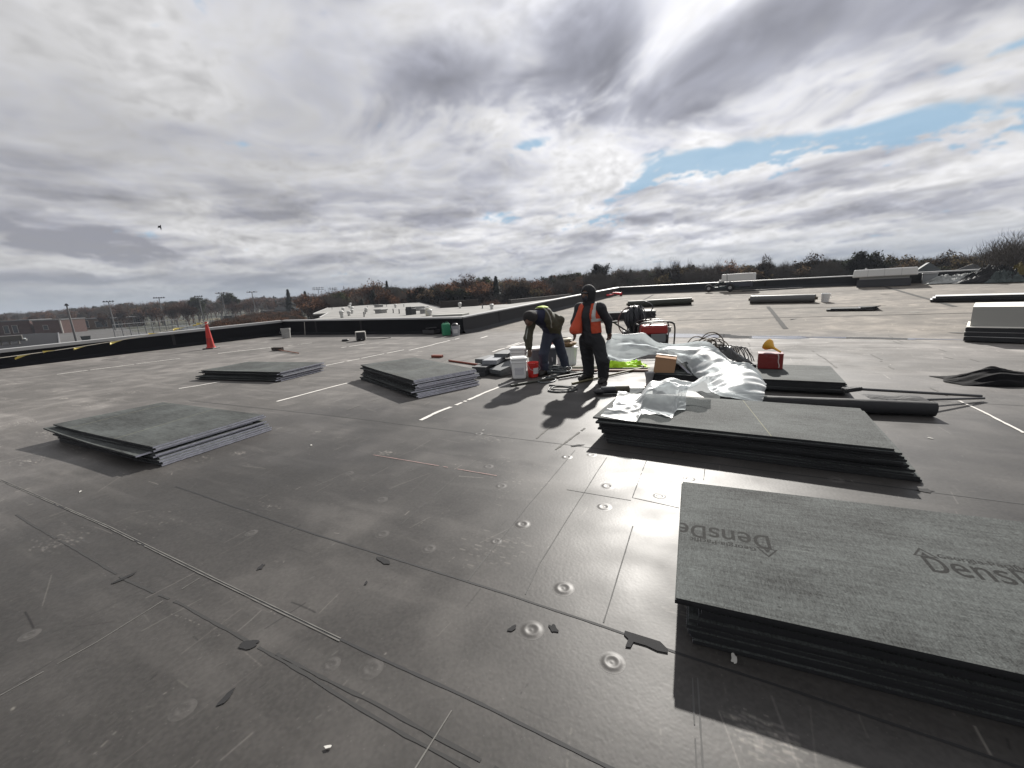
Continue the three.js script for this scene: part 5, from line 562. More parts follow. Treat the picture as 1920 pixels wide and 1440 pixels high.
{
  // the held length: upper and lower outline from the hand, twisted once, then swelling to a bag over the boards
  const top = curve([[1.605, 0.765, -6.72], [1.85, 0.74, -6.82], [2.15, 0.71, -6.86], [2.42, 0.55, -6.86], [2.68, 0.52, -6.85], [2.95, 0.53, -6.8], [3.15, 0.55, -6.6], [3.22, 0.42, -6.25], [3.1, 0.4, -5.7], [3.1, 0.41, -5.3], [3.1, 0.25, -4.95]]);
  const low = curve([[1.605, 0.72, -6.72], [1.44, 0.46, -6.62], [1.72, 0.35, -6.58], [2.25, 0.4, -6.66], [2.5, 0.36, -6.6], [2.68, 0.26, -6.3], [2.72, 0.18, -5.95], [2.66, 0.17, -5.55], [2.5, 0.2, -5.1], [2.45, 0.2, -4.72], [2.85, 0.12, -4.62]]);
  const bulge = (u) => 0.03 + 0.17 * sstep(0.42, 0.7, u) + 0.07 * Math.exp(-(((u - 0.18) / 0.1) ** 2)) + 0.05 * Math.exp(-(((u - 0.38) / 0.07) ** 2));
  const g = relax(90, 44, (u, v) => { const a = top.getPoint(u), b = low.getPoint(u), t = 0.5 - 0.5 * Math.cos(v * Math.PI * 2), s = Math.sin(v * Math.PI * 2), p = a.clone().lerp(b, t), bu = bulge(u); p.x -= s * bu * 0.45; p.z += s * bu * 0.85; p.y += s * 0.02; const pl = 0.018 * Math.sin(v * 25 + u * 5) * (1 - sstep(0.45, 0.75, u)) + 0.06 * fbm(u * 9, v * 4, 3, 7); p.y += pl; p.z += pl; return p; }, { closed: true, slack: 1.025, slackV: 1.09, iters: 150, hold: 0.11, pin: (u) => u === 0, floor: (x, z) => deck(x, z) + 0.006, gravity: 0.0001, seed: 3, noise: 0.012 });
  one('plastic_film', g, film, 'long white translucent plastic film billowing from the standing worker\'s hand', 'plastic film');
}
{
  // the crumpled end lying on the long board stack
  const H = (u, v) => { const bag = 0.23 * sstep(0.26, 0.42, u) * sstep(0.0, 0.14, v) * sstep(0.8, 0.42, v - 0.18 * (u - 0.6)) * (0.82 + 0.18 * Math.sin(u * 13)), rise = 0.07 * Math.exp(-(((u - 1) / 0.2) ** 2) - (((v - 0.2) / 0.25) ** 2)) + 0.06 * Math.exp(-(((u - 0.36) / 0.08) ** 2) - (((v - 0.18) / 0.2) ** 2)), dip = -0.06 * Math.exp(-(((v - 0.38 + 0.2 * u) / 0.05) ** 2)) * sstep(0.4, 0.6, u); return bag + rise + dip; };
  const bl = V(1.3, 0, -4.92), br = V(2.24, 0, -4.6), fl = V(0.9, 0, -4.08), fr = V(1.74, 0, -3.86);
  const g = relax(64, 48, (u, v) => { const p = bl.clone().lerp(br, u).lerp(fl.clone().lerp(fr, u), v); const e = 0.12 * vn(u * 4, v * 3, 8) * (v > 0.5 ? 1 : 0.3), tip = Math.exp(-(((u - 0.68) / 0.16) ** 2)) * v * 0.16; p.x += e * 0.4; p.z += 0.08 * Math.sin(u * 5.5 + 0.8) * v + e + tip - 0.3 * v * sstep(0.6, 1, u); p.y = 0.242 + H(u, v) + 0.07 * Math.max(0, fbm(u * 5, v * 4, 3, 17)); return p; }, { slack: 1.03, slackV: 1.03, iters: 170, hold: 0.075, floor: (x, z) => deck(x, z) + 0.006, gravity: 0.00012, seed: 6, noise: 0.015 });
  one('plastic_film', g, film, 'crumpled white plastic film lying on the long board stack', 'plastic film');
}

// ───────────── the land beyond the roof ─────────────
const landY = (x, z) => { const d = Math.hypot(x, z), az = Math.atan2(x, -z) / RAD; return -5 + 24 * sstep(330, 1100, d) * (0.5 + 0.35 * fbm(x * 0.003, z * 0.003, 3, 71)) * (0.35 + 0.65 * sstep(-18, -34, az)); };
{
  const pos = [], col = [], idx = [], nr = 70, na = 180, uv = []; for (let i = 0; i <= nr; i++) for (let j = 0; j <= na; j++) { const r = i ? 6 * Math.pow(1.098, i) : 0, a = j / na * Math.PI * 2, x = Math.sin(a) * r, z = -Math.cos(a) * r, n = fbm(x * 0.02, z * 0.02, 4, 72), q = fbm(x * 0.006, z * 0.006, 3, 73); pos.push(x, landY(x, z) - (r > 2200 ? 20 : 0), z); uv.push(x / 6, z / 6); const gr = sstep(-0.2, 0.3, q); col.push(mix(0.055, 0.03, gr) * (1 + 0.4 * n), mix(0.044, 0.034, gr) * (1 + 0.4 * n), mix(0.025, 0.015, gr) * (1 + 0.4 * n)); }
  for (let i = 0; i < nr; i++) for (let j = 0; j < na; j++) { const a = i * (na + 1) + j, b = a + na + 1; idx.push(a, a + 1, b, b, a + 1, b + 1); }
  const g = new THREE.BufferGeometry(); g.setAttribute('position', new THREE.Float32BufferAttribute(pos, 3)); g.setAttribute('color', new THREE.Float32BufferAttribute(col, 3)); g.setAttribute('uv', new THREE.Float32BufferAttribute(uv, 2)); g.setIndex(idx); g.computeVertexNormals();
  setting('ground', g, new THREE.MeshStandardMaterial({ roughness: 0.95, vertexColors: true, map: grayTex(256, (x, y) => 0.72 + fbm(x * 10, y * 10, 4, 74, 10) * 0.4) }));
}
function flat(name, P, y, m) { const s = new THREE.Shape(); P.forEach(([x, z], i) => (i ? s.lineTo(x, -z) : s.moveTo(x, -z))); const g = new THREE.ShapeGeometry(s); g.rotateX(-Math.PI / 2); g.translate(0, y, 0); return setting(name, g, m); }
const asphalt = std(0.06, 0.058, 0.056, 0.9, { map: grayTex(256, (x, y) => 0.7 + fbm(x * 8, y * 8, 4, 75, 8) * 0.4, 0.05, 0.05) }), concrete = std(0.13, 0.127, 0.118, 0.9), tanGrass = std(0.09, 0.075, 0.035, 0.95), court = std(0.032, 0.04, 0.045, 0.9);
flat('parking_lot', [[-190, -150], [-176, -195], [-128, -145], [-70, -118], [-78, -92], [-125, -92]], -4.97, asphalt);
flat('path', [[-200, -178], [-196, -181], [-100, -260], [-60, -290], [-62, -293], [-103, -264]], -4.96, concrete);
flat('sports_field', [[-215, -270], [-150, -235], [-120, -260], [-190, -320]], -4.965, tanGrass);
flat('tennis_court', [[-105, -118], [-106, -138], [-150, -190], [-112, -170], [-88, -150]], -4.955, court);
function prism(P, y0, y1) { const s = new THREE.Shape(); P.forEach(([x, z], i) => (i ? s.lineTo(x, -z) : s.moveTo(x, -z))); const g = new THREE.ExtrudeGeometry(s, { depth: y1 - y0, bevelEnabled: false }); g.rotateX(-Math.PI / 2); g.translate(0, y0, 0); return g; }
// neighbouring pale roof with its vents
{
  const gravel = std(0.24, 0.235, 0.222, 0.9, { map: grayTex(512, (x, y) => 0.8 + fbm(x * 12, y * 12, 5, 76, 12) * 0.35, 0.06, 0.06) }), dkw = std(0.03, 0.026, 0.024, 0.8);
  const t = thing('school_wing', 'neighbouring flat building with a wide pale grey roof dotted with vents', 'building'), P = [[-13, -22.4], [-16.8, -37.8], [-22.6, -53.4], [-23.9, -52.2], [-54.1, -130.5], [-38.8, -158.1], [-27.7, -130.7], [-7.9, -49.7], [0.2, -51.3], [4.3, -65.3], [12.4, -83.5], [7, -31], [-2.1, -17.4]];
  part('roof', prism(P, 0.05, 0.2), gravel, t); part('wall', prism(P.map(([x, z]) => [x * 0.996 - 0.05, z * 0.996]), -5.1, 0.049), dkw, t);
  part('roof_edge', merge([[[-16.8, -37.8], [-22.6, -53.4]], [[-23.9, -52.2], [-54.1, -130.5]], [[-38.8, -158.1], [-27.7, -130.7]], [[-27.7, -130.7], [-7.9, -49.7]]].map(([a, b]) => rod([a[0], 0.22, a[1]], [b[0], 0.22, b[1]], 0.07, 5))), std(0.2, 0.2, 0.2, 0.6), t);
  part('roof_curb', merge([[[-7.9, -49.7], [-3.5, -50.6], 0.75], [[0.2, -51.3], [12.4, -83.5], 0.5]].map(([a, b, h]) => { const L = Math.hypot(b[0] - a[0], b[1] - a[1]); return bx(L, h, 0.4, (a[0] + b[0]) / 2, 0.2 + h / 2, (a[1] + b[1]) / 2, -Math.atan2(b[1] - a[1], b[0] - a[0])); })), dkw, t);
  const ventM = std(0.52, 0.52, 0.5, 0.5), ventG = new THREE.LatheGeometry([[0.001, 0], [0.2, 0], [0.2, 0.3], [0.19, 0.31], [0.27, 0.36], [0.28, 0.42], [0.22, 0.56], [0.001, 0.62]].map(([x, y]) => new THREE.Vector2(x, y)), 16), hoodG = new THREE.LatheGeometry([[0.001, 0.5], [0.3, 0.5], [0.3, 0.62], [0.24, 0.72], [0.001, 0.76]].map(([x, y]) => new THREE.Vector2(x, y)), 16);
  [[-13.7, -35], [-14.7, -39.3], [-16.8, -45.8], [-19.1, -52.3], [-22.3, -57.7], [-30.4, -81.9], [-38.8, -105.4], [-16.3, -49], [-17, -64.5], [-5, -44.4], [-5.6, -30.3], [-1.4, -36.6]].forEach(([x, z], i) => { const v = thing('roof_vent', 'small pale capped vent standing on the neighbouring pale roof', 'roof vent', [x, 0.2, z], i, 'capped vents on the neighbouring roof'); part('vent_pipe', ventG, ventM, v); part('vent_cap', hoodG, ventM, v); const s = 0.62 + Math.max(0, Math.hypot(x, z) - 45) * 0.005; v.scale.set(s, s * (i % 3 ? 1 : 1.3), s); });
  [[-11.8, -34.8], [-13.9, -41.4], [-17.8, -53.9], [-23.7, -72], [-22.1, -77.9], [-10.9, -40.4], [-9.7, -37.9], [-16.9, -69.4], [-32.9, -79.9], [-2.4, -40]].forEach(([x, z], i) => { const v = thing('vent_pipe', 'thin upright pipe sticking out of the neighbouring pale roof', 'pipe', [x, 0.2, z], 0, 'thin pipes on the neighbouring roof'); part('pipe', cyl(0.05, 0.05, 0.4, 8), std(0.12, 0.12, 0.12, 0.6), v); part('pipe_collar', cyl(0.09, 0.06, 0.06, 8), std(0.12, 0.12, 0.12, 0.6), v); });
  const unit = (label, x, z, w, h, d, m, hood) => { const v = thing('rooftop_unit', label, 'rooftop unit', [x, 0.2, z], -AX); part('unit_body', rbx(w, h, d, 0.04, 0, h / 2, 0), m, v); part('unit_base', bx(w * 0.9, 0.12, d * 0.9, 0, 0.02, 0), dkw, v); part('unit_top', rbx(w * (hood ? 1.2 : 0.9), 0.14, d * (hood ? 1.2 : 0.9), 0.04, 0, h + 0.06, 0), m, v); };
  const gm = std(0.28, 0.28, 0.27, 0.5), dk = std(0.03, 0.032, 0.035, 0.6); unit('low grey hatch-shaped unit left of centre on the neighbouring roof', -12.6, -42.2, 0.85, 0.28, 0.8, gm, 1); unit('low dark grey hatch far back on the neighbouring roof', -23.2, -76.7, 1.2, 0.35, 1, gm, 1); unit('large black-fronted unit on the neighbouring roof, tallest there', -7.8, -34.1, 0.62, 0.5, 0.6, dk, 0); unit('long grey unit behind the large black-fronted one', -9.0, -44.2, 1.6, 0.3, 0.8, gm, 0); unit('small grey unit just right of the large black-fronted one', -7.0, -35.4, 0.5, 0.26, 0.5, gm, 1); unit('pale boxy unit nearest the back parapet on the neighbouring roof', -5.7, -30.4, 0.34, 0.4, 0.34, std(0.5, 0.48, 0.4, 0.6), 0);
  const pan = one('roof_panel', bx(2.2, 0.1, 1.2, 0, 0, 0, -0.3), std(0.3, 0.3, 0.28, 0.8), 'flat pale panel lying on the neighbouring roof near the parapet corner', 'panel'); pan.position.set(-3.9, 0.26, -28.8);
}
// our own building's low dark wing at left
{ const t = thing('low_wing', 'low wing with a dark roof below the left parapet', 'building'), P = [[-122, -92], [-116, -104], [-106, -99.9], [-56.5, -53], [-62, -44]]; part('roof', prism(P, -2.5, -2.2), phys(0.012, 0.0125, 0.015, 0.95, { specularIntensity: 0.2 }), t); part('wall', prism(P, -5.2, -2.51), std(0.05, 0.03, 0.025, 0.85), t); part('roof_edge', rod([-106, -2.2, -99.9], [-56.5, -2.2, -53], 0.12, 6), std(0.07, 0.07, 0.075, 0.6), t);
  const u = thing('rooftop_unit', 'tan rooftop unit with several legs on the low dark wing', 'rooftop unit', [-74, -2.2, -62.8], 0.8); part('unit_body', rbx(2.6, 0.7, 1.2, 0.06, 0, 0.95, 0), std(0.085, 0.08, 0.07, 0.6), u); for (const x of [-0.9, -0.1, 0.8]) part('leg', bx(0.16, 0.6, 0.9, x, 0.3, 0), std(0.12, 0.11, 0.1, 0.7), u);
  const s = thing('skylight', 'pale flat skylight at the left edge of the low dark wing', 'skylight', [-84, -2.2, -71], 0.7); part('curb', bx(4.2, 0.3, 1.4, 0, 0.15, 0), std(0.1, 0.1, 0.1, 0.6), s); part('pane', rbx(4, 0.12, 1.2, 0.04, 0, 0.36, 0), std(0.4, 0.43, 0.44, 0.25), s); }
// brick and tan buildings
const brickT = grayTex(256, (x, y) => 0.75 + ((Math.floor(y * 32) % 2 ? 0 : 0) + (fbm(x * 40, y * 60, 2, 77) * 0.3))), brick = std(0.055, 0.02, 0.014, 0.9, { map: brickT }), tan = std(0.1, 0.06, 0.034, 0.9, { map: brickT }), whiteTrim = std(0.26, 0.24, 0.22, 0.7), glass = std(0.02, 0.024, 0.03, 0.15), roofDk = std(0.06, 0.06, 0.062, 0.8), roofPale = std(0.11, 0.11, 0.11, 0.8);
function block(label, A, B, depth, h, wallM, roofM, wins, trimM = whiteTrim) {     // front face from A to B; wins: [s0, s1, y0, y1] as share of the length
  const dx = B[0] - A[0], dz = B[1] - A[1], L = Math.hypot(dx, dz), t = thing('school_building', label, 'building', [A[0], -5, A[1]], -Math.atan2(dz, dx)); part('wall', bx(L, h, depth, L / 2, h / 2, -depth / 2), wallM, t); part('roof', bx(L + 0.4, 0.35, depth + 0.4, L / 2, h + 0.175, -depth / 2), roofM, t);
  for (const [s, w, y, wh] of wins) { const f = part('window', merge([bx(w + 0.3, 0.15, 0.16, s * L, y + wh + 0.07, 0.06), bx(w + 0.3, 0.15, 0.2, s * L, y - 0.07, 0.08), bx(0.15, wh, 0.16, s * L - w / 2 - 0.07, y + wh / 2, 0.06), bx(0.15, wh, 0.16, s * L + w / 2 + 0.07, y + wh / 2, 0.06)]), trimM, t); part('pane', bx(w, wh, 0.06, s * L, y + wh / 2, 0.02), glass, f); }
  return t;
}
{
  const g4 = (s, dl, w = 0.8) => [0, 1, 2, 3].map((i) => [s + (i - 1.5) * dl, w, 1, 3]);
  block('red brick building behind the low dark wing at the far left', [-217, -151.6], [-186.1, -166.1], 16, 5.6, brick, roofDk, [[0.8, 1.3, 1.2, 2.8], [0.87, 1.3, 1.2, 2.8]]);
  const t = block('small brick building with a white framed opening, right of the red brick one', [-185.4, -166.4], [-174.8, -167], 10, 5.2, std(0.075, 0.034, 0.026, 0.9, { map: brickT }), roofPale, [[0.42, 1.6, 1.8, 1.6]]); part('corner_frame', merge([bx(0.4, 5.6, 0.4, 10.4, 2.8, 0.2), bx(1.6, 0.4, 0.4, 9.8, 5.5, 0.2)]), whiteTrim, t);
  block('tan brick school building with tall narrow windows', [-194, -186], [-186.4, -200], 20, 4.5, tan, roofDk, [...g4(0.35, 0.085), [0.78, 4, 0.8, 2.6]]); block('long tan brick school building with an awning and narrow windows', [-186.2, -200.6], [-180, -211], 16, 4.3, std(0.085, 0.055, 0.037, 0.9, { map: brickT }), roofPale, [[0.1, 1.2, 0, 2.6], [0.22, 1.2, 0, 2.6], ...g4(0.78, 0.07, 0.7)]);
  block('pale canopy and glazed entrance left of the tan building', [-194, -180], [-193.8, -185.6], 6, 4.0, roofPale, whiteTrim, [[0.5, 2.6, 0.3, 3]]);
  block('long pale grey flat-roofed building behind the brick ones', [-340, -235], [-262, -276], 40, 5.6, std(0.085, 0.088, 0.092, 0.8), std(0.1, 0.105, 0.11, 0.8), [[0.5, 8, 1, 2.5], [0.75, 6, 1, 2.5]]);
}
// fences of the courts
function fence(label, A, B, h, n, dark) { const t = thing('chain_fence', label, 'fence'); const P = (s) => [mix(A[0], B[0], s), mix(A[1], B[1], s)]; const post = new THREE.CylinderGeometry(0.09, 0.09, h, 6), fm = std(0.07, 0.075, 0.08, 0.6); for (let i = 0; i <= n; i++) { const [x, z] = P(i / n), m = part('post', post, fm, t); m.position.set(x, -5 + h / 2, z); } for (const y of [0.1, 0.5, 1]) part('rail', rod([A[0], -5 + h * y, A[1]], [B[0], -5 + h * y, B[1]], 0.06, 5), fm, t); const L = Math.hypot(B[0] - A[0], B[1] - A[1]); part('mesh_panel', merge(Array.from({ length: Math.floor(L / 0.9) }, (_, i) => { const [x, z] = P(i * 0.9 / L); return rod([x, -5, z], [x, -5 + h, z], 0.022, 3); })), fm, t); for (const [s0, s1] of dark) { const a = P(s0), b = P(s1), l = Math.hypot(b[0] - a[0], b[1] - a[1]), m = part('wind_screen', bx(l, h * 0.75, 0.05), std(0.02, 0.026, 0.03, 0.8), t); m.position.set((a[0] + b[0]) / 2, -5 + h * 0.45, (a[1] + b[1]) / 2 + 0.1); m.rotation.y = -Math.atan2(b[1] - a[1], b[0] - a[0]); } }
fence('near court fence with many posts, behind the row of pennants', [-106.7, -114.7], [-106, -136.5], 3.6, 9, []); fence('long court fence with a dark screen left of the orange cone', [-120, -150], [-94, -158], 3.6, 10, [[0.62, 0.98]]); fence('court fence with a dark screen right of the orange cone', [-111.4, -165.8], [-80, -178], 4, 10, [[0.36, 0.5], [0.02, 0.1]]); fence('far court fence running behind the cone toward the pale roof', [-125, -172], [-70, -186], 3.2, 14, [[0.3, 0.42]]);
{ const t = thing('dumpster', 'small dark dumpster on the lot behind the left parapet', 'dumpster', [-110, -5, -110], 0.8); part('bin_body', (() => { const g = bx(1.9, 1.1, 1.2, 0, 0.6, 0), p = g.attributes.position; for (let i = 0; i < p.count; i++) if (p.getY(i) < 0.5) p.setX(i, p.getX(i) * 0.8); g.computeVertexNormals(); return g; })(), std(0.02, 0.03, 0.03, 0.6), t); part('lid', bx(2, 0.08, 1.3, 0, 1.2, 0, 0, 0, 0.06), std(0.012, 0.012, 0.012, 0.6), t); }
// stadium lights and poles
function lightPole(label, x, z, top, n, rows = 1, pale = false) { const t = thing('light_pole', label, 'light pole', [x, -5, z], Math.atan2(-x, -z) + Math.PI), m = std(0.09, 0.09, 0.09, 0.6), H = top + 5; part('pole', cyl(0.26, 0.14, H, 8), m, t); for (let r = 0; r < rows; r++) { part('cross_arm', bx(n * 0.85, 0.14, 0.14, 0, H - r * 1.1, 0), m, t); for (let i = 0; i < n; i++) part('lamp_head', (() => { const g = cyl(0.32, 0.2, 0.4, 10); g.rotateX(1.2); g.translate((i - (n - 1) / 2) * 0.85, H + 0.2 - r * 1.1, 0.1); return g; })(), pale && i % 2 === 0 ? std(0.7, 0.7, 0.7, 0.3) : std(0.06, 0.06, 0.065, 0.4), t); } }
lightPole('thin short light pole far left above the grey building', -107.3, -104.8, 4, 1); lightPole('light pole with a dark lamp bar, above the tan building', -156.3, -168.8, 6.1, 4); lightPole('light pole with a lamp bar, left of the red-brown trees', -157.1, -194.5, 7.3, 5); lightPole('light pole with two rows of dark lamps above the cone', -145.6, -203.3, 7.3, 4, 2); lightPole('light pole with pale lamps, just right of the cone', -115.9, -175.1, 7.3, 5, 1, true); lightPole('light pole with pale lamps, right of the court fence', -117.1, -198, 7.8, 5, 1, true); lightPole('tall far floodlight bank rising behind the dark conifers', -132.3, -302.3, 11.7, 9, 2, true); lightPole('second far floodlight bank, right of the other one behind the conifers', -123.7, -306.1, 11.1, 7, 2, true);
{ const t = thing('radio_mast', 'thin mast with crossbars behind the far wall above the white cart', 'mast', [27.6, -5, -54.5], 0.4), m = std(0.07, 0.075, 0.08, 0.6); part('pole', cyl(0.08, 0.06, 7.7, 8), m, t); part('crossbar', bx(1.1, 0.06, 0.08, -0.1, 7.7, 0), m, t); part('crossbar', bx(0.9, 0.05, 0.08, 0.3, 6.3, 0), m, t); part('thin_pole', rod([0.9, 0, 0], [0.8, 6.6, 0], 0.04, 6), m, t); }
// houses behind the far wall, pavilion
function house(label, x, z, y, w, h, turn, rm) { const t = thing('house', label, 'house', [x, y, z], turn), r = h * 0.5; part('wall', bx(w, 4, w * 0.8, 0, 2, 0), std(0.2, 0.21, 0.21, 0.8), t); const s = new THREE.Shape([[-w * 0.56, 0], [w * 0.56, 0], [0, h]].map(([a, b]) => new THREE.Vector2(a, b))), g = new THREE.ExtrudeGeometry(s, { depth: w * 0.9, bevelEnabled: false }); g.translate(0, 4.001, -w * 0.45); part('roof', g, rm, t); part('window', bx(1.4, 1.2, 0.1, -w * 0.2, 2.8, w * 0.4), glass, t); part('window', bx(1.4, 1.2, 0.1, w * 0.2, 2.8, w * 0.4), glass, t); }
house('grey house gable showing above the far wall, left of the debris', 77, -78.5, -4.2, 6.5, 3.2, -0.7, std(0.09, 0.1, 0.105, 0.8)); house('second grey roof showing above the far wall, over the debris pile', 88.5, -81.5, -4.0, 9, 2.4, -0.8, std(0.1, 0.1, 0.1, 0.8)); house('pale house half hidden by trees right of the neighbouring pale roof', -34, -128, -5.2, 7, 2.6, 0.3, std(0.16, 0.17, 0.18, 0.7));
{ const t = thing('pavilion', 'long low dark-roofed pavilion beyond the courts', 'pavilion', [-110, -5, -208], 0.5); part('roof', prism([[-9, -4], [9, -4], [9, 4], [-9, 4]], 3.4, 4.3), std(0.05, 0.052, 0.055, 0.7), t); for (const x of [-8.5, -4, 0, 4, 8.5]) part('post', bx(0.3, 3.4, 0.3, x, 1.7, 3.6), std(0.04, 0.04, 0.04, 0.7), t); part('back_wall', bx(17.5, 3.2, 0.3, 0, 1.6, -3.4), std(0.04, 0.04, 0.042, 0.8), t); part('roof_vent', bx(6, 1.0, 3, 0, 4.8, 0), std(0.1, 0.1, 0.1, 0.7), t); }
{ const t = thing('bird', 'small dark bird flying in the left sky', 'bird', [-27.1, 8, -35.3], 0.5), m = std(0.015, 0.015, 0.016, 0.9); part('body', surfaceNet(blend([cap([-0.22, -0.05, 0], [0.2, 0.1, 0], 0.07, 0.06), cap([0.2, 0.1, 0], [0.3, 0.12, 0], 0.05, 0.02), cap([-0.22, -0.05, 0], [-0.42, -0.1, 0], 0.05, 0.03)], 0.05), [-0.6, -0.3, -0.3], [0.5, 0.4, 0.3], 0.03), m, t); for (const e of [-1, 1]) part('wing', gridGeo(10, 4, (u, v) => V(-0.02 + (0.5 - v) * 0.24 * (1 - u * 0.7) - u * 0.12, 0.06 + Math.sin(u * 2.2) * 0.3 * (e > 0 ? 1 : 0.75), e * (0.04 + u * 0.55))), m, t); t.rotation.set(0.5, 0.6, 0.9); t.scale.setScalar(0.55); }

// ───────────── trees: late autumn, mostly bare or rust brown ─────────────
function tubeTo(list, a, b, ra, rb, n) { const g = new THREE.CylinderGeometry(rb, ra, a.distanceTo(b), n, 1, true), d = b.clone().sub(a).normalize(); g.applyQuaternion(new THREE.Quaternion().setFromUnitVectors(V(0, 1, 0), d)); g.translate((a.x + b.x) / 2, (a.y + b.y) / 2, (a.z + b.z) / 2); list.push(g); }
function makeTree(seed, { H = 12, spread = 0.45, leaf = 0, leafSize = 0.3, twig = 1400, rise = 0.62, low = 0.2, dome = 1 }) {
  const r = rng(seed), wood = [], tips = [], fol = { pos: [], nor: [], idx: [] };
  const grow2 = (p, d, L, rad, k) => { const n = d.clone().add(V((r() - 0.5) * 0.35, (r() - 0.2) * 0.25, (r() - 0.5) * 0.35)).normalize(), e = p.clone().addScaledVector(n, L); tubeTo(wood, p, e, rad, rad * 0.66, k > 2 ? 6 : k > 1 ? 4 : 3); if (k === 0) { tips.push([e, n, L]); return; } tips.push([e.clone().lerp(p, 0.4), n, L]); const m = 3 + (r() < 0.4 ? 1 : 0); for (let i = 0; i < m; i++) { const a = r() * 6.28, t = spread * (0.6 + r() * 0.8), q = V(Math.cos(a) * t, rise * (0.5 + r() * 0.6), Math.sin(a) * t).addScaledVector(n, 0.75).normalize(); grow2(i === 0 ? e : p.clone().lerp(e, 0.55 + r() * 0.45), q, L * (0.62 + r() * 0.22), rad * 0.58, k - 1); } };
  const base = V(0, -0.2, 0), fork = V((r() - 0.5) * 0.4, H * low, (r() - 0.5) * 0.4); tubeTo(wood, base, fork, H * 0.022, H * 0.017, 8); for (let i = 0; i < 5; i++) { const a = i / 5 * 6.28 + r(), t = 0.28 + spread * 0.7 * r(); grow2(fork, V(Math.cos(a) * t, 1 - t * 0.35, Math.sin(a) * t).normalize(), H * 0.24, H * 0.0105, 3); } grow2(fork, V(0, 1, 0), H * 0.28, H * 0.013, 3);
  const tri = (a, b, c) => { const n = new THREE.Vector3().subVectors(b, a).cross(new THREE.Vector3().subVectors(c, a)).normalize(), k = fol.pos.length / 3; for (const p of [a, b, c]) { fol.pos.push(p.x, p.y, p.z); fol.nor.push(n.x, n.y, n.z); } fol.idx.push(k, k + 1, k + 2); };
  for (let i = 0; i < twig; i++) { const [e, n, L] = tips[Math.floor(r() * tips.length)], p = e.clone().add(V((r() - 0.5) * L * 0.7, (r() - 0.5) * L * 0.7, (r() - 0.5) * L * 0.7)), d = n.clone().multiplyScalar(0.8).add(V((r() - 0.5) * 1.4, r() * 0.9, (r() - 0.5) * 1.4)).normalize(), s = V(r() - 0.5, r() - 0.5, r() - 0.5).normalize().multiplyScalar(0.022); tri(p.clone().sub(s), p.clone().add(s), p.clone().addScaledVector(d, 0.6 + r() * 0.9)); }
  const lp = { pos: [], nor: [], idx: [] }; for (let i = 0; i < leaf; i++) { const [e, , L] = tips[Math.floor(r() * tips.length)], c = e.clone().add(V((r() - 0.5) * L * 1.1, (r() - 0.5) * L * 0.9, (r() - 0.5) * L * 1.1)), a = V(r() - 0.5, r() - 0.5, r() - 0.5).normalize().multiplyScalar(leafSize * (0.6 + r() * 0.8)), b = V(r() - 0.5, r() - 0.5, r() - 0.5).normalize().multiplyScalar(leafSize * 0.5), k = lp.pos.length / 3, n = a.clone().cross(b).normalize(); for (const p of [c.clone().sub(a), c.clone().add(b), c.clone().add(a), c.clone().sub(b)]) { lp.pos.push(p.x, p.y, p.z); lp.nor.push(n.x, n.y, n.z); } lp.idx.push(k, k + 1, k + 2, k, k + 2, k + 3); }
  const geo = (q) => { const g = new THREE.BufferGeometry(); g.setAttribute('position', new THREE.Float32BufferAttribute(q.pos, 3)); g.setAttribute('normal', new THREE.Float32BufferAttribute(q.nor, 3)); g.setAttribute('uv', new THREE.Float32BufferAttribute(new Float32Array(q.pos.length / 3 * 2), 2)); g.setIndex(q.idx); return g; };
  const woodG = merge([merge(wood), geo(fol)]), leaves = leaf ? geo(lp) : null; woodG.computeBoundingBox(); const k = H / (woodG.boundingBox.max.y * 0.94); woodG.scale(k, k, k); leaves?.scale(k, k, k);
  return { wood: woodG, leaves, H };
}
function makeConifer(seed, H = 12, W = 2.6) { const r = rng(seed), lp = []; for (let i = 0; i < 1900; i++) { const t = Math.pow(r(), 0.75), y = H * (0.08 + 0.92 * t), R = W * (1 - t) * (0.8 + 0.35 * r()) * (0.82 + 0.18 * Math.sin(t * 46)) + 0.1, a = r() * 6.283, d = R * Math.sqrt(r() * 0.75 + 0.25), g = new THREE.BufferGeometry(), c = V(Math.cos(a) * d, y - d * 0.28, Math.sin(a) * d), o = V(Math.cos(a), -0.35, Math.sin(a)).multiplyScalar(0.3 + 0.35 * r()), s = V(-Math.sin(a), 0.15 * (r() - 0.5), Math.cos(a)).multiplyScalar(0.16 + 0.12 * r()); lp.push(c.clone().sub(o), c.clone().add(s), c.clone().add(o), c.clone().sub(o), c.clone().add(o), c.clone().sub(s)); }
  const g = new THREE.BufferGeometry().setFromPoints(lp); g.setAttribute('uv', new THREE.Float32BufferAttribute(new Float32Array(lp.length * 2), 2)); g.computeVertexNormals(); const w = []; tubeTo(w, V(0, -0.2, 0), V(0, H * 0.92, 0), 0.22, 0.03, 6); return { wood: merge(w), leaves: g, H }; }
const bark = std(0.065, 0.055, 0.047, 0.95), barkRed = std(0.1, 0.058, 0.042, 0.95), LEAF = { rust: std(0.13, 0.066, 0.038, 0.9, { side: THREE.DoubleSide }), brown: std(0.085, 0.06, 0.038, 0.9, { side: THREE.DoubleSide }), green: std(0.036, 0.043, 0.022, 0.9, { side: THREE.DoubleSide }), dark: std(0.014, 0.02, 0.014, 0.9, { side: THREE.DoubleSide }), ochre: std(0.1, 0.078, 0.042, 0.9, { side: THREE.DoubleSide }) };
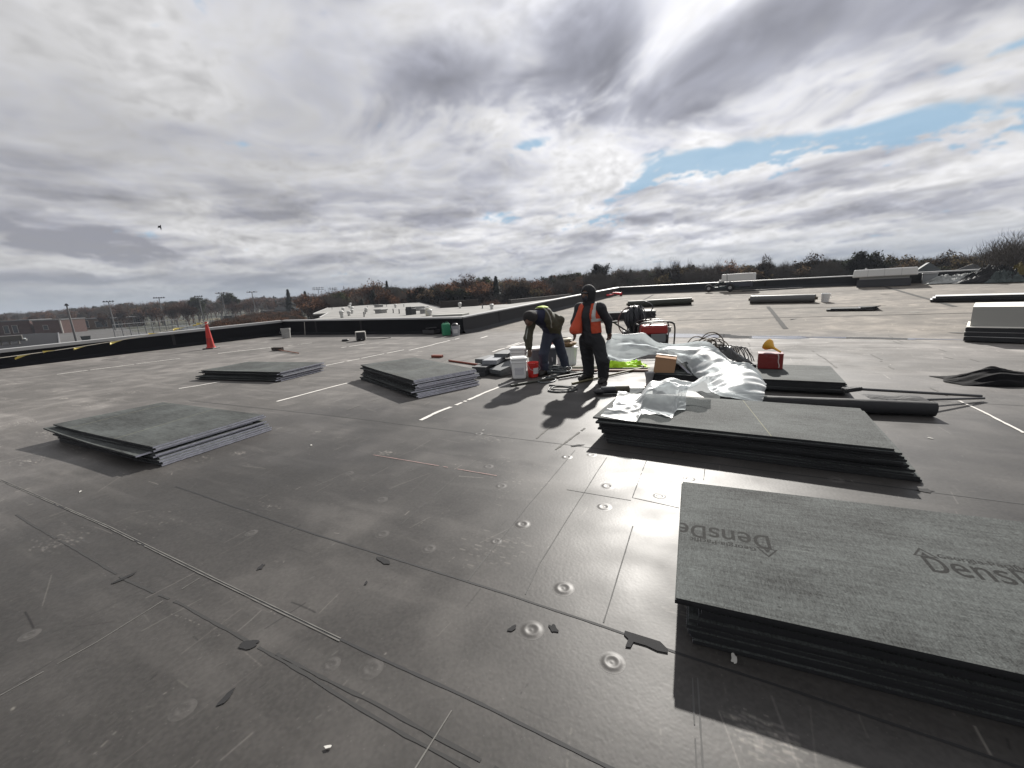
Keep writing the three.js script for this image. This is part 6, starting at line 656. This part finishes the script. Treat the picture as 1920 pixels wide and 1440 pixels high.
const KIND = { bareA: [makeTree(1, { twig: 2600, spread: 0.5 }), bark], bareB: [makeTree(2, { twig: 2400, spread: 0.36, rise: 0.85 }), bark], bareC: [makeTree(3, { twig: 3000, spread: 0.62, rise: 0.45 }), bark], rustA: [makeTree(4, { leaf: 2300, spread: 0.5, twig: 1600 }), barkRed, 'rust'], rustB: [makeTree(5, { leaf: 1300, spread: 0.55, twig: 2200, rise: 0.5 }), barkRed, 'rust'], brown: [makeTree(6, { leaf: 1900, spread: 0.5 }), bark, 'brown'], ochre: [makeTree(7, { leaf: 2200, spread: 0.5 }), bark, 'ochre'], green: [makeTree(8, { leaf: 3600, spread: 0.48, leafSize: 0.34 }), bark, 'green'], fir: [makeConifer(9, 12, 3.3), bark, 'dark'], fat: [makeConifer(10, 12, 3.9), bark, 'dark'] };
function tree(kind, label, x, z, top, wide = 1, group) { const [g, wm, lm] = KIND[kind], y = landY(x, z), t = thing(kind === 'fir' || kind === 'fat' ? 'conifer' : 'tree', label, 'tree', [x, y, z], x * 3.7 + z, group), s = top / g.H; t.scale.set(s * wide, s, s * wide); part('trunk', g.wood, wm, t); if (g.leaves) part('crown', g.leaves, LEAF[lm], t); }
[['rustA', 'broad rust-brown tree with an uneven crown behind the pale roof\'s vents', -42, -134, 12.9, 1.15], ['fir', 'dark pointed conifer left of the pale neighbouring roof', -86, -169, 12.3], ['fat', 'second dark conifer just right of the pointed one, left of the pale roof', -85, -181, 11.6], ['fir', 'small conifer tip rising above the rust-brown wood behind the pale roof', -40, -144, 12.5, 0.7], ['rustB', 'wide rust-brown tree with a spiky top above the back parapet\'s right end', -12, -134, 13.2, 1.2], ['fir', 'slim dark conifer just left of the bending worker\'s back', -3, -120, 11.2, 1.0], ['green', 'dark green bushy tree left of the slim conifer', -7, -150, 13, 0.85], ['bareA', 'thin bare tree left of the standing worker\'s head', 20, -139, 13.1, 0.9], ['green', 'rounded evergreen tree just right of the standing worker\'s head', 29, -137, 14.6, 0.8], ['bareC', 'wide bare tree right of the rounded evergreen', 37, -135, 13.2, 1], ['bareB', 'first of three tall bare trees left of the white cart', 43, -123, 13.1, 0.7], ['bareB', 'second and tallest of three bare trees left of the white cart', 47, -121, 14.0, 0.65], ['bareB', 'third of three tall bare trees, nearest the white cart', 50.5, -120, 13.2, 0.6], ['bareA', 'bushy bare tree right above the white cart', 54, -113, 12.8, 1], ['rustB', 'reddish tree just right of the bare tree above the white cart', 58, -111, 12.2, 0.8], ['brown', 'upright brown-leaved tree with a twin top right of the cart', 64, -108, 13, 0.5], ['brown', 'right-hand one of the two slim brown tree tops right of the cart', 67, -109, 12.6, 0.45], ['brown', 'wide brown-grey tree midway between the cart and the rooftop unit', 75, -106, 12.7, 1.2], ['bareA', 'bare spiky tree left of the rooftop unit', 75, -100, 11.7, 0.9], ['green', 'tall dense tree above the rooftop unit', 82, -100, 12.2, 0.85], ['ochre', 'yellow-brown tree right of the rooftop unit', 93, -103, 11.4, 1.1], ['brown', 'broad flat-topped tree above the grey house', 96, -95, 11, 1.3], ['bareC', 'large bare tree at the right edge of the photo', 72, -62, 11.4, 1.1], ['bareA', 'tallest bare tree at the extreme right edge of the photo', 66, -55, 11, 1.2], ['rustA', 'round red-brown tree above the court fence, left of the cone', -141, -181, 9.9, 1.3], ['rustA', 'second round red-brown tree, directly left of the cone', -129, -172, 9.7, 1.3], ['rustB', 'small red-brown tree furthest left of the group before the cone', -155, -189, 8.8, 1.3], ['green', 'dark broad tree right behind the cone\'s tip', -153, -211, 12.9, 1.1], ['green', 'dark tree between the pale-lamp poles', -141, -219, 14.4, 0.9]].forEach(([k, l, x, z, h, w]) => tree(k, l, x, z, h, w));
// the wood that reads as one mass: skyline as azimuth°, elevation° pairs
{
  const TOP = [[-62, 0.5], [-49.7, 0.60], [-46.6, 0.67], [-41.8, 1.0], [-37.6, 1.04], [-34.3, 1.16], [-30.3, 1.15], [-27, 0.93], [-23.5, 1.2], [-20.4, 1.57], [-17.2, 1.96], [-13.3, 1.31], [-10.5, 1.52], [-6.3, 1.8], [0, 1.9], [3.6, 1.72], [7.8, 2.04], [12.6, 2.23], [17.2, 2.01], [23.4, 2.04], [29.1, 1.75], [34.3, 1.81], [38.8, 1.59], [42.9, 1.33], [46.5, 1.24], [48.4, 1.28], [50.1, 1.93], [70, 2.0]];
  const topEl = (az) => { let i = 0; while (i < TOP.length - 2 && TOP[i + 1][0] < az) i++; const [a, b] = [TOP[i], TOP[i + 1]]; return mix(a[1], b[1], clamp((az - a[0]) / (b[0] - a[0]))); };
  const r = rng(99), kinds = ['bareA', 'bareB', 'bareC', 'rustA', 'rustB', 'brown', 'ochre', 'green', 'fir'], lists = Object.fromEntries(kinds.map((k) => [k, []]));
  for (let i = 0; i < 2100; i++) {
    const az = -62 + r() * 132, left = sstep(-20, -30, az), d = mix(118 + r() * 95, az < -44 ? 330 + r() * 420 : 255 + r() * 420, left > 0.5 ? 1 : 0), a = az * RAD, x = Math.sin(a) * d, z = -Math.cos(a) * d; if (az > 44 && d < 110) continue;
    if (az < -25 && az > -37 && d < 300 && r() < 0.7) continue;
    const y = landY(x, z), top = d * Math.tan(topEl(az) * RAD) + 1.5 - y, h = top * (0.66 + 0.4 * Math.pow(r(), 1.2)); if (h < 4) continue;
    const red = sstep(18, -8, az), q = r(), k = q < 0.08 ? 'brown' : q < 0.1 + 0.36 * red ? (r() < 0.5 ? 'rustA' : 'rustB') : q < 0.8 ? kinds[Math.floor(r() * 3)] : q < 0.85 ? 'ochre' : q < 0.9 ? 'brown' : q < 0.97 ? 'green' : 'fir';
    const s = Math.min(h, 17) / 12; lists[k].push([x, y, z, s * (0.9 + r() * 0.5), s, r() * 6.28]);
  }
  for (let i = 0; i < 260; i++) { const t = r(), x = mix(-28, -62, t) - 14 * r() - 3, z = mix(-56, -128, t) - r() * 6, k = r() < 0.6 ? 'rustB' : 'bareC'; lists[k].push([x, -5, z, 0.42, 0.3 + r() * 0.08 + t * 0.05, r() * 6.28]); }
  for (let i = 0; i < 60; i++) { const t = r(), x = mix(-8, -27, t) + 2 + r() * 16, z = mix(-54, -130, t) - r() * 6, k = r() < 0.5 ? 'rustB' : 'bareC'; lists[k].push([x, -5, z, 0.45, 0.34 + r() * 0.1, r() * 6.28]); }
  const M = new THREE.Matrix4(), Q = new THREE.Quaternion(), put = (name, geo, m, L) => { const o = new THREE.InstancedMesh(geo, m, L.length); L.forEach(([x, y, z, w, s, a], i) => o.setMatrixAt(i, M.compose(V(x, y, z), Q.setFromAxisAngle(V(0, 1, 0), a), V(w, s, w)))); o.name = numbered(name); scene.add(o); tag(o, null, null, null, 'stuff'); };
  for (const k of kinds) if (lists[k].length) { const [g, wm, lm] = KIND[k]; put('far_wood', g.wood, wm, lists[k]); if (g.leaves) put('far_foliage', g.leaves, LEAF[lm], lists[k]); }
}
scene.fog = new THREE.FogExp2(new THREE.Color(0.62, 0.68, 0.78), 0.0002);

scene.traverse((o) => { if (o.isMesh) { o.castShadow = true; o.receiveShadow = true; } });
renderer.render(scene, camera);
